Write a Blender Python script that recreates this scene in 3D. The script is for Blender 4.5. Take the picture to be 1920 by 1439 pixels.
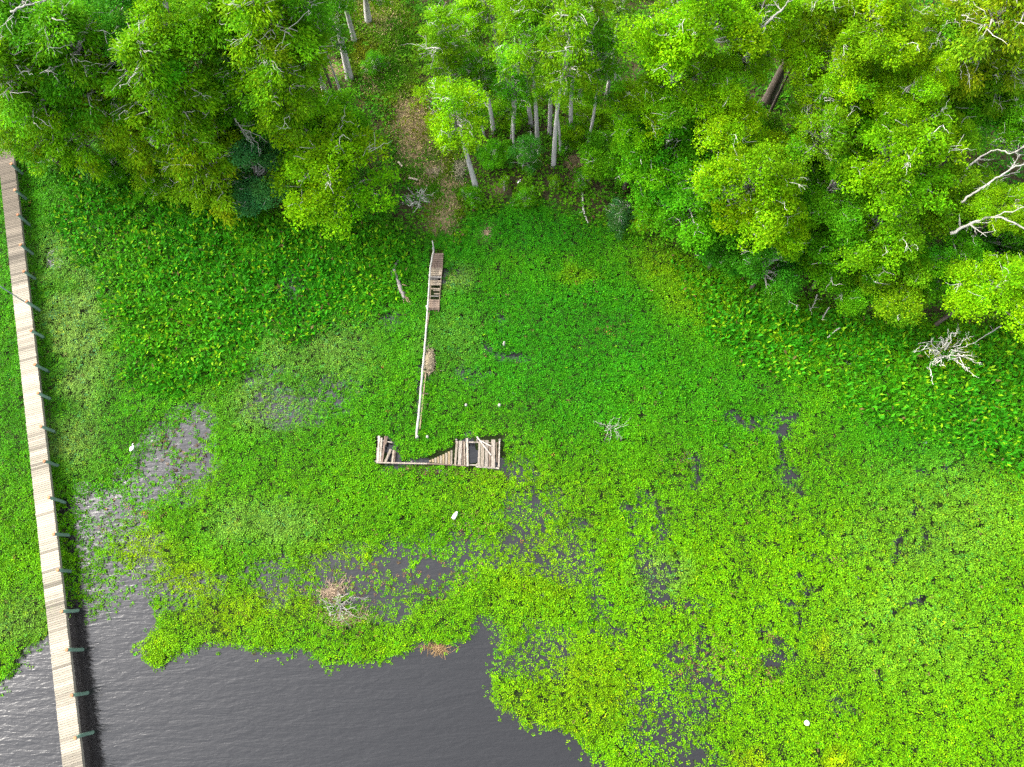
import bpy, math, random
import numpy as np
from mathutils import Vector

for o in list(bpy.data.objects):
    bpy.data.objects.remove(o)
SC = bpy.context.scene
COL = SC.collection
R = math.radians

# ------------------------------------------------------------------ camera, sky, sun, exposure
CAM_H = 50.0
TILT = R(17.9)
FPX = 1333.0            # focal length in pixels of the 1920 px wide photograph
cam_d = bpy.data.cameras.new("camera")
cam_d.sensor_width = 36.0
cam_d.lens = FPX / 1920.0 * 36.0
cam_d.clip_start = 0.5
cam_d.clip_end = 9000.0
cam = bpy.data.objects.new("camera", cam_d)
COL.objects.link(cam)
cam.location = (0, 0, CAM_H)
cam.rotation_euler = (TILT, 0, 0)
SC.camera = cam

SUN_DIR = Vector((-0.95, 0.32, 0.74)).normalized()      # towards the sun
SUN_EL = math.asin(SUN_DIR.z)
SUN_AZ = math.atan2(SUN_DIR.x, SUN_DIR.y)
W = bpy.data.worlds.new("World")
SC.world = W
W.use_nodes = True
nt = W.node_tree
nt.nodes.clear()
sky = nt.nodes.new("ShaderNodeTexSky")
sky.sky_type = 'NISHITA'
sky.sun_disc = False
sky.sun_elevation = SUN_EL
sky.sun_rotation = SUN_AZ % (2 * math.pi)
sky.air_density = 1.0
sky.dust_density = 4.0
sky.ozone_density = 1.0
hs = nt.nodes.new("ShaderNodeHueSaturation")
hs.inputs["Saturation"].default_value = 0.30           # thin overcast: a nearly white sky
bg = nt.nodes.new("ShaderNodeBackground")
bg.inputs["Strength"].default_value = 0.15
wo = nt.nodes.new("ShaderNodeOutputWorld")
nt.links.new(sky.outputs[0], hs.inputs["Color"])
nt.links.new(hs.outputs[0], bg.inputs[0])
nt.links.new(bg.outputs[0], wo.inputs[0])

sun_d = bpy.data.lights.new("sun", 'SUN')
sun_d.energy = 1.15
sun_d.angle = R(28.0)
sun_d.color = (1.0, 0.94, 0.80)
sun = bpy.data.objects.new("sun", sun_d)
COL.objects.link(sun)
sun.rotation_euler = SUN_DIR.to_track_quat('Z', 'Y').to_euler()
sun.location = (0, 0, 80)

SC.view_settings.view_transform = 'Standard'
SC.view_settings.look = 'None'
SC.view_settings.gamma = 1.0
SC.view_settings.exposure = 2.42
SC.cycles.max_bounces = 6
SC.cycles.diffuse_bounces = 4
SC.cycles.glossy_bounces = 2
SC.cycles.transmission_bounces = 3
SC.cycles.use_denoising = False

# ------------------------------------------------------------------ projection between the photo plane and the ground
CT, ST = math.cos(TILT), math.sin(TILT)

def ray(px, py, z=0.0):
    """world point at height z seen at photo pixel (px,py); also the depth along the axis"""
    x, y = (px - 960.0) / FPX, (719.5 - py) / FPX
    dy, dz = y * CT + ST, y * ST - CT
    t = (z - CAM_H) / dz
    return Vector((x * t, dy * t, z)), t

def proj(X, Y, Z=0.0):
    """photo pixel of a world point (arrays allowed)"""
    zz = Z - CAM_H
    yc = Y * CT + zz * ST
    zc = -Y * ST + zz * CT
    d = -zc
    return 960.0 + FPX * X / d, 719.5 - FPX * yc / d

# ------------------------------------------------------------------ noise and masks
def _hash(ix, iy, seed):
    n = (ix * 374761393 + iy * 668265263 + seed * 974711) & 0xffffffff
    n = ((n ^ (n >> 13)) * 1274126177) & 0xffffffff
    n = n ^ (n >> 16)
    return (n & 0xffff) / 65535.0

def vnoise(x, y, seed=0):
    ix, iy = np.floor(x).astype(np.int64), np.floor(y).astype(np.int64)
    fx, fy = x - ix, y - iy
    fx, fy = fx * fx * (3 - 2 * fx), fy * fy * (3 - 2 * fy)
    a, b = _hash(ix, iy, seed), _hash(ix + 1, iy, seed)
    c, d = _hash(ix, iy + 1, seed), _hash(ix + 1, iy + 1, seed)
    return (a * (1 - fx) + b * fx) * (1 - fy) + (c * (1 - fx) + d * fx) * fy

def fbm(x, y, scale, octv=4, seed=0):
    s, a, tot = 0.0, 1.0, 0.0
    x, y = x / scale, y / scale
    for k in range(octv):
        s = s + a * vnoise(x + 17.3 * k, y - 9.1 * k, seed + k * 31)
        tot += a
        a *= 0.5
        x, y = x * 2.03, y * 2.03
    return s / tot

def sstep(a, b, x):
    t = np.clip((x - a) / (b - a), 0, 1)
    return t * t * (3 - 2 * t)

def sdist(poly, px, py):
    """signed distance to a polygon, positive inside"""
    poly = np.asarray(poly, float)
    best = np.full(px.shape, 1e18)
    inside = np.zeros(px.shape, bool)
    n = len(poly)
    for i in range(n):
        ax, ay = poly[i]
        bx, by = poly[(i + 1) % n]
        ex, ey = bx - ax, by - ay
        t = np.clip(((px - ax) * ex + (py - ay) * ey) / (ex * ex + ey * ey + 1e-9), 0, 1)
        dx, dy = px - ax - t * ex, py - ay - t * ey
        best = np.minimum(best, dx * dx + dy * dy)
        if ay != by:
            c = ((ay > py) != (by > py)) & (px < ex * (py - ay) / (by - ay) + ax)
            inside ^= c
    d = np.sqrt(best)
    return np.where(inside, d, -d)

def blobs(lst, px, py):
    v = np.zeros(px.shape)
    for (cx, cy, rx, ry, s) in lst:
        q = ((px - cx) / rx) ** 2 + ((py - cy) / ry) ** 2
        v = np.maximum(v, s * np.exp(-(q ** 1.5)))
    return v

# the shape of the shore, mats and openings, as read off the photograph's ground plan
LAND = [(-900, 250), (0, 300), (100, 335), (250, 360), (400, 395), (560, 425), (700, 410), (800, 452), (860, 452),
        (900, 405), (1000, 385), (1150, 440), (1300, 485), (1420, 550), (1600, 600), (1750, 620), (2900, 640),
        (2900, -2500), (-900, -2500)]
OPEN_WATER = [(-900, 1420), (-200, 1330), (0, 1292), (30, 1268), (60, 1232), (95, 1204), (120, 1150), (150, 1120), (172, 1168), (200, 1150),
              (228, 1118), (268, 1128), (288, 1168), (252, 1212), (280, 1252), (300, 1262), (330, 1240), (400, 1216),
              (480, 1226), (560, 1235), (585, 1250), (620, 1262), (700, 1246), (755, 1228), (785, 1208), (850, 1214), (888, 1196),
              (905, 1176), (925, 1200), (915, 1290), (932, 1335), (980, 1362), (1050, 1374), (1080, 1396), (1110, 1432),
              (1150, 1462), (1230, 1560), (1500, 2200), (-900, 2200)]
GAPS = [(358, 812, 48, 42, .97), (330, 868, 75, 62, .95), (285, 905, 75, 42, .85), (200, 955, 85, 48, .9), (165, 1010, 34, 62, .92),
        (225, 1105, 90, 58, .86), (330, 1110, 75, 36, .72), (250, 1010, 40, 30, .5), (530, 766, 75, 38, .68), (620, 740, 62, 40, .5), (500, 700, 50, 25, .4),
        (520, 1085, 62, 40, .72), (640, 1085, 95, 48, .84), (765, 1068, 115, 50, .93), (862, 1030, 72, 38, .82), (700, 1132, 66, 30, .75),
        (990, 950, 58, 36, .66), (1060, 1058, 62, 40, .8), (985, 1010, 40, 50, .55), (905, 1190, 28, 42, .9), (1020, 1212, 62, 48, .62),
        (960, 1242, 42, 30, .66), (1110, 1100, 28, 70, .55), (1232, 1090, 32, 46, .85), (1212, 1040, 18, 40, .6), (1248, 1000, 18, 30, .6),
        (1408, 790, 52, 12, .97), (1472, 795, 26, 18, .9), (1360, 832, 22, 12, .7), (1462, 850, 7, 46, .97), (1480, 900, 12, 22, .9),
        (1305, 890, 6, 32, .85), (1290, 1140, 40, 20, .62), (1332, 1250, 9, 42, .8), (1318, 1200, 14, 30, .6), (1280, 1255, 62, 40, .7),
        (1312, 1300, 50, 58, .76), (1242, 1370, 58, 64, .85), (1295, 1425, 52, 40, .85), (1200, 1310, 40, 28, .65), (1450, 1232, 30, 16, .85),
        (1500, 1110, 20, 14, .78), (1150, 1180, 30, 20, .5), (1700, 1140, 30, 8, .8), (1720, 1005, 10, 30, .65), (1540, 1045, 22, 12, .5),
        (955, 880, 38, 18, .75), (765, 866, 36, 8, .9), (728, 836, 16, 16, .6), (888, 852, 16, 28, .97), (96, 490, 12, 26, .4), (545, 530, 30, 18, .5), (520, 505, 14, 9, .5),
        (1090, 985, 26, 16, .55), (1440, 1180, 26, 10, .55), (1570, 1310, 26, 10, .5), (1200, 960, 14, 34, .5), (900, 700, 40, 14, .4), (935, 600, 20, 14, .45), (850, 520, 30, 14, .5),
        (790, 740, 6, 60, .75), (735, 600, 10, 16, .5), (962, 346, 9, 10, .98), (1037, 346, 8, 10, .9), (1063, 350, 8, 6, .8)]
YELLOW = [(275, 1035, 55, 42, 1), (345, 1085, 60, 36, 1), (440, 1150, 120, 45, .7), (300, 1215, 50, 40, .5), (380, 890, 40, 90, .25), (520, 1130, 90, 40, .6),
          (1000, 1060, 110, 90, .5), (1090, 1290, 120, 90, .55), (1000, 1330, 90, 50, .5), (650, 1060, 120, 40, .5), (1480, 640, 40, 40, .8),
          (1540, 1210, 20, 25, 1.2), (1560, 1420, 30, 26, 1.4), (1400, 1420, 30, 24, 1.3), (1290, 560, 70, 50, .5), (1240, 500, 60, 40, .6), (1080, 520, 40, 20, .5), (950, 920, 120, 60, .35)]
PALE = [(160, 640, 60, 160, .9), (150, 830, 50, 60, .7), (110, 490, 40, 60, .6), (500, 760, 90, 50, .6), (600, 660, 110, 70, .55), (510, 985, 100, 45, .55), (40, 1160, 60, 40, .6), (850, 525, 30, 26, .8),
        (1760, 980, 160, 120, .28), (1700, 1180, 160, 120, .2), (1240, 1080, 40, 40, .7), (850, 640, 60, 60, .3)]
BROWN = [(330, 850, 50, 50, .8), (640, 1120, 60, 50, .9), (790, 1080, 90, 40, .7), (240, 960, 60, 30, .5), (1320, 1240, 60, 40, .8), (1420, 1260, 40, 30, .7), (1280, 1140, 20, 20, .7), (1560, 1055, 14, 12, .9), (1440, 1200, 20, 20, .8),
         (880, 990, 40, 30, .5), (1150, 620, 30, 12, .5), (1285, 860, 16, 10, .7), (1580, 680, 30, 20, .6), (420, 400, 60, 20, .5), (820, 885, 110, 12, .5), (250, 420, 60, 30, .4)]
TALL = [[(120, 300), (300, 350), (520, 410), (720, 425), (795, 470), (740, 540), (690, 610), (600, 640), (500, 640), (482, 690), (425, 735), (330, 738),
         (240, 722), (215, 620), (190, 560), (150, 500), (105, 420)],
        [(1230, 470), (1420, 545), (1600, 600), (2300, 620), (2300, 880), (1900, 880), (1740, 830), (1600, 790), (1480, 720), (1330, 640)]]
LUSH = [(1050, 640, 330, 180, 1), (1350, 730, 220, 140, .8), (850, 480, 120, 60, .9), (1000, 440, 200, 60, 1), (620, 560, 120, 90, .7), (1100, 740, 160, 110, .8), (800, 780, 140, 70, .6), (1250, 830, 200, 60, .4),
        (1750, 800, 260, 110, .9), (1560, 900, 200, 70, .4)]
PATH = [(640, -400), (760, -400), (762, 0), (778, 110), (792, 200), (845, 290), (874, 345), (862, 440), (815, 470), (800, 400), (742, 300), (735, 215), (692, 190), (655, 140), (665, 60), (640, 0)]
DIRT = [(772, 235, 36, 42, 1), (780, 285, 42, 34, .9), (815, 318, 26, 20, .9), (848, 352, 26, 14, 1), (842, 385, 18, 40, .9), (832, 420, 30, 30, .7), (912, 438, 18, 20, .9), (1082, 312, 20, 24, .9), (1085, 345, 18, 16, .8),
        (700, 40, 40, 30, .4), (720, 70, 30, 20, .4), (690, 170, 24, 26, .5), (780, 345, 16, 10, .9), (940, 360, 20, 12, .6), (635, 145, 22, 20, .8)]

CHANNELS = [[(1712, 950), (1706, 985), (1682, 1018), (1676, 1062)], [(1668, 1150), (1700, 1132), (1730, 1122)], [(1505, 1098), (1494, 1140), (1496, 1180)], [(1418, 1140), (1452, 1130), (1490, 1132)],
            [(1326, 1190), (1330, 1225), (1329, 1258)], [(1462, 800), (1460, 840), (1463, 875), (1476, 905), (1505, 930)], [(1300, 850), (1306, 880), (1302, 918)], [(1000, 905), (1008, 960), (1022, 1010)],
            [(1092, 1080), (1106, 1130), (1112, 1190)], [(1150, 1240), (1190, 1290), (1236, 1320)], [(1540, 1000), (1552, 1030), (1545, 1062)], [(1640, 1255), (1650, 1285)], [(1760, 880), (1790, 868), (1800, 860)], [(1700, 880), (1740, 890)],
            [(905, 640), (920, 660), (940, 668), (985, 672)], [(1230, 940), (1240, 975), (1256, 1010)], [(1210, 1015), (1222, 1060), (1226, 1100)]]
def channels(px, py):
    v = np.zeros(px.shape)
    for line in CHANNELS:
        for (ax_, ay_), (bx_, by_) in zip(line[:-1], line[1:]):
            ex, ey = bx_ - ax_, by_ - ay_
            t = np.clip(((px - ax_) * ex + (py - ay_) * ey) / (ex * ex + ey * ey), 0, 1)
            d = np.hypot(px - ax_ - t * ex, py - ay_ - t * ey)
            v = np.maximum(v, np.exp(-(d / 5.0) ** 2))
    return v

def density(px, py, X, Y):
    n1 = fbm(X, Y, 2.2, 4, 3)
    n2 = fbm(X, Y, 0.75, 3, 11)
    wob = (n1 - .5) * 52 + (n2 - .5) * 34
    ow = sdist(OPEN_WATER, px, py)
    d = sstep(-4, 16, -ow + wob * .55)
    jx, jy = (fbm(X, Y, 1.6, 3, 21) - .5) * 60, (fbm(X, Y, 1.6, 3, 22) - .5) * 60
    g = blobs(GAPS, px + jx, py + jy)
    ch = channels(px + jx * .3, py + jy * .3)
    g = np.maximum(g, .95 * ch * np.clip(n2 * 3 - .75, 0, 1))
    d = d * (1 - g * np.clip(0.82 + 1.0 * (n2 - .40), 0, 1))
    return d, ow, g

# ------------------------------------------------------------------ mesh helpers
def mesh_from(name, V, F, cols=None, mats=(), smooth=False, fmat=None, flat=False):
    """F: an (n,k) int array or a list of them"""
    me = bpy.data.meshes.new(name)
    Fs = F if isinstance(F, list) else [F]
    Fs = [np.asarray(f, np.int64) for f in Fs if len(f)]
    me.vertices.add(len(V))
    me.vertices.foreach_set("co", np.asarray(V, np.float32).ravel())
    nl = sum(f.size for f in Fs)
    npol = sum(len(f) for f in Fs)
    me.loops.add(nl)
    me.polygons.add(npol)
    me.loops.foreach_set("vertex_index", np.concatenate([f.ravel() for f in Fs]).astype(np.int32))
    tot = np.concatenate([np.full(len(f), f.shape[1]) for f in Fs]).astype(np.int32)
    start = np.concatenate([[0], np.cumsum(tot)[:-1]]).astype(np.int32)
    me.polygons.foreach_set("loop_start", start)
    me.polygons.foreach_set("loop_total", tot)
    if smooth:
        me.polygons.foreach_set("use_smooth", np.ones(npol, bool))
    elif flat:
        me.polygons.foreach_set("use_smooth", np.zeros(npol, bool))
    if fmat is not None:
        me.polygons.foreach_set("material_index", np.asarray(fmat, np.int32))
    if cols is not None:
        at = me.color_attributes.new("Col", 'FLOAT_COLOR', 'POINT')
        c4 = np.ones((len(V), 4), np.float32)
        c4[:, :3] = cols
        at.data.foreach_set("color", c4.ravel())
    for m in mats:
        me.materials.append(m)
    me.update(calc_edges=True)
    return me

def obj(name, me, parent=None, loc=None):
    o = bpy.data.objects.new(name, me)
    COL.objects.link(o)
    if parent is not None:
        o.parent = parent
    if loc is not None:
        o.location = loc
    return o

def tag(o, label=None, cat=None, group=None, kind=None):
    if label: o["label"] = label
    if cat: o["category"] = cat
    if group: o["group"] = group
    if kind: o["kind"] = kind
    return o

def thing(name, label, cat, loc=(0, 0, 0), rz=0.0, group=None):
    o = obj(name, None, loc=loc)
    o.rotation_euler = (0, 0, rz)
    return tag(o, label, cat, group)

def unit(a):
    return a / (np.linalg.norm(a, axis=-1, keepdims=True) + 1e-9)

def leaves(P, D, N, L, Wd, C, fold=0.0):
    """rhombic leaves: base at P, along D, facing N. returns V, F, colours"""
    n = len(P)
    D = unit(D)
    S = unit(np.cross(D, N))
    N2 = np.cross(S, D)
    L, Wd = np.asarray(L)[:, None], np.asarray(Wd)[:, None]
    V = np.empty((n, 4, 3))
    V[:, 0] = P
    V[:, 1] = P + D * L * .45 + S * Wd * .5 + N2 * L * fold
    V[:, 2] = P + D * L - N2 * L * fold * .8
    V[:, 3] = P + D * L * .45 - S * Wd * .5 + N2 * L * fold
    F = np.arange(n * 4).reshape(n, 4)
    return V.reshape(-1, 3), F, np.repeat(C, 4, axis=0)

def tube(pts, rad, sides=6, cap=True):
    """one tube along a polyline: V, quads, and an end-cap list of triangles"""
    P = np.asarray(pts, float)
    rad = np.asarray(rad, float)
    T = np.gradient(P, axis=0)
    T = unit(T)
    up = np.array([0, 0, 1.0])
    ref = np.where(np.abs(T[:, 2:3]) > .9, np.array([[1.0, 0, 0]]), up[None])
    A = unit(np.cross(T, ref))
    for i in range(1, len(A)):            # keep the frame from flipping
        a = A[i - 1] - T[i] * np.dot(A[i - 1], T[i])
        A[i] = a / (np.linalg.norm(a) + 1e-9)
    B = np.cross(T, A)
    ang = np.arange(sides) * 2 * math.pi / sides
    V = P[:, None] + rad[:, None, None] * (np.cos(ang)[None, :, None] * A[:, None] + np.sin(ang)[None, :, None] * B[:, None])
    n = len(P)
    i, j = np.meshgrid(np.arange(n - 1), np.arange(sides), indexing='ij')
    j2 = (j + 1) % sides
    Q = np.stack([i * sides + j, i * sides + j2, (i + 1) * sides + j2, (i + 1) * sides + j], -1).reshape(-1, 4)
    V = V.reshape(-1, 3)
    Tm = np.zeros((0, 3), int)
    if cap:
        V = np.vstack([V, P[:1], P[-1:]])
        c0, c1 = n * sides, n * sides + 1
        k = np.arange(sides)
        k2 = (k + 1) % sides
        Tm = np.vstack([np.stack([np.full(sides, c0), k2, k], -1), np.stack([np.full(sides, c1), (n - 1) * sides + k, (n - 1) * sides + k2], -1)])
    return V, Q, Tm

class Geo:
    """collects tubes, boxes and leaves into one mesh"""
    def __init__(s):
        s.V, s.Q, s.T, s.C, s.n = [], [], [], [], 0
    def add(s, V, Q=None, T=None, C=None):
        if Q is not None and len(Q): s.Q.append(np.asarray(Q) + s.n)
        if T is not None and len(T): s.T.append(np.asarray(T) + s.n)
        V = np.asarray(V, float)
        s.V.append(V)
        s.C.append(np.broadcast_to(np.asarray((1, 1, 1) if C is None else C, float), V.shape))
        s.n += len(V)
    def tube(s, pts, rad, sides=6, C=None):
        V, Q, T = tube(pts, rad, sides)
        s.add(V, Q, T, C)
    def board(s, a, b, w, t, C=None, roll=0.0, bev=0.0):
        """a board from a to b (top-surface centre line), width w, thickness t, split once lengthways so that it can warp"""
        a, b = np.asarray(a, float), np.asarray(b, float)
        d = unit(b - a)
        side = unit(np.cross(d, [0, 0, 1.0]))
        up = np.cross(side, d)
        side, up = side * math.cos(roll) + up * math.sin(roll), up * math.cos(roll) - side * math.sin(roll)
        V = []
        for p in (a, b):
            for sx, sz in ((-.5, -t), (.5, -t), (.5, -bev), (.5 - bev / w, 0), (-.5 + bev / w, 0), (-.5, -bev)):
                V.append(p + side * w * sx + up * sz)
        Q = [(i, (i + 1) % 6, (i + 1) % 6 + 6, i + 6) for i in range(6)]
        Q += [(5, 2, 1, 0), (5, 4, 3, 2), (6, 7, 8, 11), (8, 9, 10, 11)]
        s.add(V, [q[::-1] for q in Q], None, C)
    def mesh(s, name, mats, smooth=False):
        Fs = []
        if s.Q: Fs.append(np.concatenate(s.Q))
        if s.T: Fs.append(np.concatenate(s.T))
        return mesh_from(name, np.concatenate(s.V), Fs, np.concatenate(s.C), mats, smooth, flat=not smooth)

# ------------------------------------------------------------------ materials
def new_mat(name):
    m = bpy.data.materials.new(name)
    m.use_nodes = True
    t = m.node_tree
    b = t.nodes["Principled BSDF"]
    return m, t, b, t.nodes["Material Output"]

def nd(t, kind, **kw):
    n = t.nodes.new(kind)
    for k, v in kw.items():
        setattr(n, k, v)
    return n

def mix_rgb(t, mode, a, b, fac=1.0):
    n = nd(t, "ShaderNodeMix", data_type='RGBA', blend_type=mode)
    for sock, v in ((n.inputs["Factor"], fac), (n.inputs["A"], a), (n.inputs["B"], b)):
        if hasattr(v, "is_output") or isinstance(v, bpy.types.NodeSocket):
            t.links.new(v, sock)
        else:
            sock.default_value = v
    return n.outputs["Result"]

def leaf_mat(name, use_obj=True, transl=0.4, rough=.5, spec=.25):
    m, t, b, out = new_mat(name)
    a = nd(t, "ShaderNodeVertexColor", layer_name="Col")
    c = a.outputs["Color"]
    if use_obj:
        oi = nd(t, "ShaderNodeObjectInfo")
        c = mix_rgb(t, 'MULTIPLY', c, oi.outputs["Color"])
    t.links.new(c, b.inputs["Base Color"])
    b.inputs["Roughness"].default_value = rough
    b.inputs["Specular IOR Level"].default_value = spec
    tr = nd(t, "ShaderNodeBsdfTranslucent")
    c2 = mix_rgb(t, 'MULTIPLY', c, (1.25, 1.1, .7, 1))
    t.links.new(c2, tr.inputs["Color"])
    ms = nd(t, "ShaderNodeMixShader")
    ms.inputs[0].default_value = transl
    t.links.new(b.outputs[0], ms.inputs[1])
    t.links.new(tr.outputs[0], ms.inputs[2])
    t.links.new(ms.outputs[0], out.inputs["Surface"])
    return m

M_LEAF = leaf_mat("tree_leaf", True, .45, .6, .04)
M_MARSH = leaf_mat("marsh_leaf", False, .34, .55, .045)
M_GRASS = leaf_mat("grass_blade", False, .3, .7, .08)

def wood_mat(name, col, dark, scale=3.0, rough=.85, stretch=(1, 1, 12), use_col=True, bump=.4):
    m, t, b, out = new_mat(name)
    tc = nd(t, "ShaderNodeTexCoord")
    mp = nd(t, "ShaderNodeMapping")
    mp.inputs["Scale"].default_value = stretch
    t.links.new(tc.outputs["Object"], mp.inputs[0])
    n = nd(t, "ShaderNodeTexNoise")
    n.inputs["Scale"].default_value = scale
    n.inputs["Detail"].default_value = 5
    n.inputs["Roughness"].default_value = .65
    t.links.new(mp.outputs[0], n.inputs[0])
    r = nd(t, "ShaderNodeValToRGB")
    r.color_ramp.elements[0].position = .32
    r.color_ramp.elements[0].color = (*dark, 1)
    r.color_ramp.elements[1].position = .68
    r.color_ramp.elements[1].color = (*col, 1)
    t.links.new(n.outputs[0], r.inputs[0])
    c = r.outputs[0]
    if use_col:
        a = nd(t, "ShaderNodeVertexColor", layer_name="Col")
        c = mix_rgb(t, 'MULTIPLY', c, a.outputs["Color"])
    t.links.new(c, b.inputs["Base Color"])
    b.inputs["Roughness"].default_value = rough
    b.inputs["Specular IOR Level"].default_value = .15
    bp = nd(t, "ShaderNodeBump")
    bp.inputs["Strength"].default_value = bump
    bp.inputs["Distance"].default_value = .02
    t.links.new(n.outputs[0], bp.inputs["Height"])
    t.links.new(bp.outputs[0], b.inputs["Normal"])
    return m

M_BARK = wood_mat("grey_bark", (.40, .38, .37), (.22, .21, .20), 2.2, stretch=(3, 3, .6))
M_DARKBARK = wood_mat("dark_bark", (.10, .08, .065), (.035, .03, .025), 2.2, stretch=(3, 3, .6))
M_TWIG = wood_mat("bleached_twig", (.36, .35, .32), (.20, .19, .165), 2.0, stretch=(1, 1, 1))
M_DECK = wood_mat("deck_board", (.29, .262, .215), (.235, .212, .17), 5.0, stretch=(7, .6, 4))
M_OLDWOOD = wood_mat("old_grey_board", (.29, .265, .235), (.10, .085, .07), 4.0, stretch=(5, .8, 3))
M_PILE = wood_mat("treated_pile", (.12, .19, .14), (.06, .11, .085), 5.0, stretch=(3, 3, .7))
M_PILETOP = wood_mat("pile_end_grain", (.42, .17, .08), (.28, .10, .05), 12.0, stretch=(1, 1, 1))
M_STRAW = wood_mat("dry_straw", (.36, .30, .20), (.19, .155, .10), 6.0, stretch=(1, 1, 1))
M_WHITE = wood_mat("white_plumage", (.78, .78, .76), (.68, .68, .67), 6.0, stretch=(1, 1, 1), use_col=False, bump=.1)
M_FLOAT = wood_mat("white_float", (.80, .80, .78), (.62, .62, .60), 5.0, stretch=(1, 1, 1), use_col=False, bump=.1, rough=.5)
M_BILL = wood_mat("bill", (.5, .3, .04), (.4, .22, .03), 6.0, stretch=(1, 1, 1), use_col=False)
M_POLE = wood_mat("blue_grey_pole", (.22, .28, .28), (.14, .19, .20), 3.0, stretch=(1, 1, .4), use_col=False, rough=.5)
M_MOSS = leaf_mat("hanging_moss", True, .2, .9, .05)

# water: tannin-brown, reflecting the sky, small wind ripples
M_WATER, t, b, out = new_mat("river_water")
b.inputs["Base Color"].default_value = (.0085, .0082, .0085, 1)
b.inputs["Roughness"].default_value = .06
b.inputs["IOR"].default_value = 1.56
geo = nd(t, "ShaderNodeNewGeometry")
def ripple(rot, sc, scale, detail, dist=0.0):
    mp = nd(t, "ShaderNodeMapping")
    mp.inputs["Rotation"].default_value = (0, 0, rot)
    mp.inputs["Scale"].default_value = sc
    t.links.new(geo.outputs["Position"], mp.inputs[0])
    n = nd(t, "ShaderNodeTexNoise")
    n.inputs["Scale"].default_value = scale
    n.inputs["Detail"].default_value = detail
    n.inputs["Roughness"].default_value = .6
    n.inputs["Distortion"].default_value = dist
    t.links.new(mp.outputs[0], n.inputs[0])
    return n.outputs[0]
r1 = ripple(R(-24), (.30, 1.5, 1), 1.0, 3, .4)
r2 = ripple(R(-38), (.8, 2.6, 1), 2.0, 4, .3)
ad = nd(t, "ShaderNodeMath", operation='MULTIPLY_ADD')
t.links.new(r2, ad.inputs[0])
ad.inputs[1].default_value = .42
t.links.new(r1, ad.inputs[2])
bp = nd(t, "ShaderNodeBump")
bp.inputs["Strength"].default_value = 1.0
bp.inputs["Distance"].default_value = .066
t.links.new(ad.outputs[0], bp.inputs["Height"])
t.links.new(bp.outputs[0], b.inputs["Normal"])

M_GROUND, t, b, out = new_mat("ground_soil")
a = nd(t, "ShaderNodeVertexColor", layer_name="Col")
gp = nd(t, "ShaderNodeNewGeometry")
n1 = nd(t, "ShaderNodeTexNoise")
n1.inputs["Scale"].default_value = 5.0
n1.inputs["Detail"].default_value = 7
n1.inputs["Roughness"].default_value = .7
t.links.new(gp.outputs["Position"], n1.inputs[0])
rr = nd(t, "ShaderNodeValToRGB")
rr.color_ramp.elements[0].position = .3
rr.color_ramp.elements[0].color = (.45, .45, .42, 1)
rr.color_ramp.elements[1].position = .7
rr.color_ramp.elements[1].color = (1.4, 1.35, 1.25, 1)
t.links.new(n1.outputs[0], rr.inputs[0])
t.links.new(mix_rgb(t, 'MULTIPLY', a.outputs["Color"], rr.outputs[0]), b.inputs["Base Color"])
b.inputs["Roughness"].default_value = .95
b.inputs["Specular IOR Level"].default_value = .1
bp = nd(t, "ShaderNodeBump")
bp.inputs["Strength"].default_value = .6
bp.inputs["Distance"].default_value = .08
t.links.new(n1.outputs[0], bp.inputs["Height"])
t.links.new(bp.outputs[0], b.inputs["Normal"])

# ------------------------------------------------------------------ ground and water
def land_height(px, py, X, Y):
    sd = sdist(LAND, px, py)
    h = sstep(-10, 60, sd) * .45 + sstep(40, 400, sd) * .9
    return h + sstep(0, 40, sd) * (fbm(X, Y, 3.0, 3, 61) - .5) * .35, sd

def ground_z(X, Y):
    """soil height, for standing things on"""
    X, Y = np.atleast_1d(np.asarray(X, float)), np.atleast_1d(np.asarray(Y, float))
    px, py = proj(X, Y)
    h, sd = land_height(px, py, X, Y)
    return h

def axis(lo, hi, step, far):
    core = np.arange(lo, hi + step, step)
    g, s, left, right = [], step, lo, hi
    while left > -far:
        s *= 1.5
        left -= s
        right += s
        g.append((left, right))
    return np.array([a for a, _ in g][::-1] + list(core) + [c for _, c in g])

xs, ys = axis(-62, 62, .3, 4500), axis(-26, 82, .3, 4500)
GX, GY = np.meshgrid(xs, ys, indexing='xy')
fx, fy = GX.ravel(), GY.ravel()
near = (np.abs(fx) < 70) & (fy > -40) & (fy < 95)
cx, cy = np.clip(fx, -70, 70), np.clip(fy, -40, 95)
px, py = proj(cx, cy)
h, sdl = land_height(px, py, cx, cy)
dn, ow, gp_ = density(px, py, cx, cy)
bed = -.45 + .51 * dn + .05 * (fbm(cx, cy, .6, 2, 5) - .5)
zz = np.where(sdl > -10, np.maximum(bed, h - .05), bed)
zz = np.maximum(zz, np.where(sdl > 20, .05 + h * .6, -9))
zz = np.where((gp_ > .75) & (sdl > -20) & (py > 320) & (px > 940) & (px < 1080), -.06, zz)
pathw = sstep(-12, 18, sdist(PATH, px, py) + (fbm(cx, cy, 1.2, 3, 41) - .5) * 40)
dirt = np.clip(blobs(DIRT, px + (fbm(cx, cy, 1.0, 3, 42) - .5) * 40, py + (fbm(cx, cy, 1.0, 3, 43) - .5) * 40) * 1.3, 0, 1)
lw = sstep(-15, 25, sdl)
mud = np.array([.016, .026, .007])
floor_c = np.array([.045, .042, .020])
path_c = np.array([.05, .10, .010])
dirt_c = np.array([.20, .155, .09])
gc = mud[None] * (1 - lw[:, None]) + floor_c[None] * lw[:, None]
gc = gc * (1 - pathw[:, None]) + path_c[None] * pathw[:, None]
gc = gc * (1 - dirt[:, None]) + dirt_c[None] * dirt[:, None]
nX, nY = len(xs), len(ys)
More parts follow.
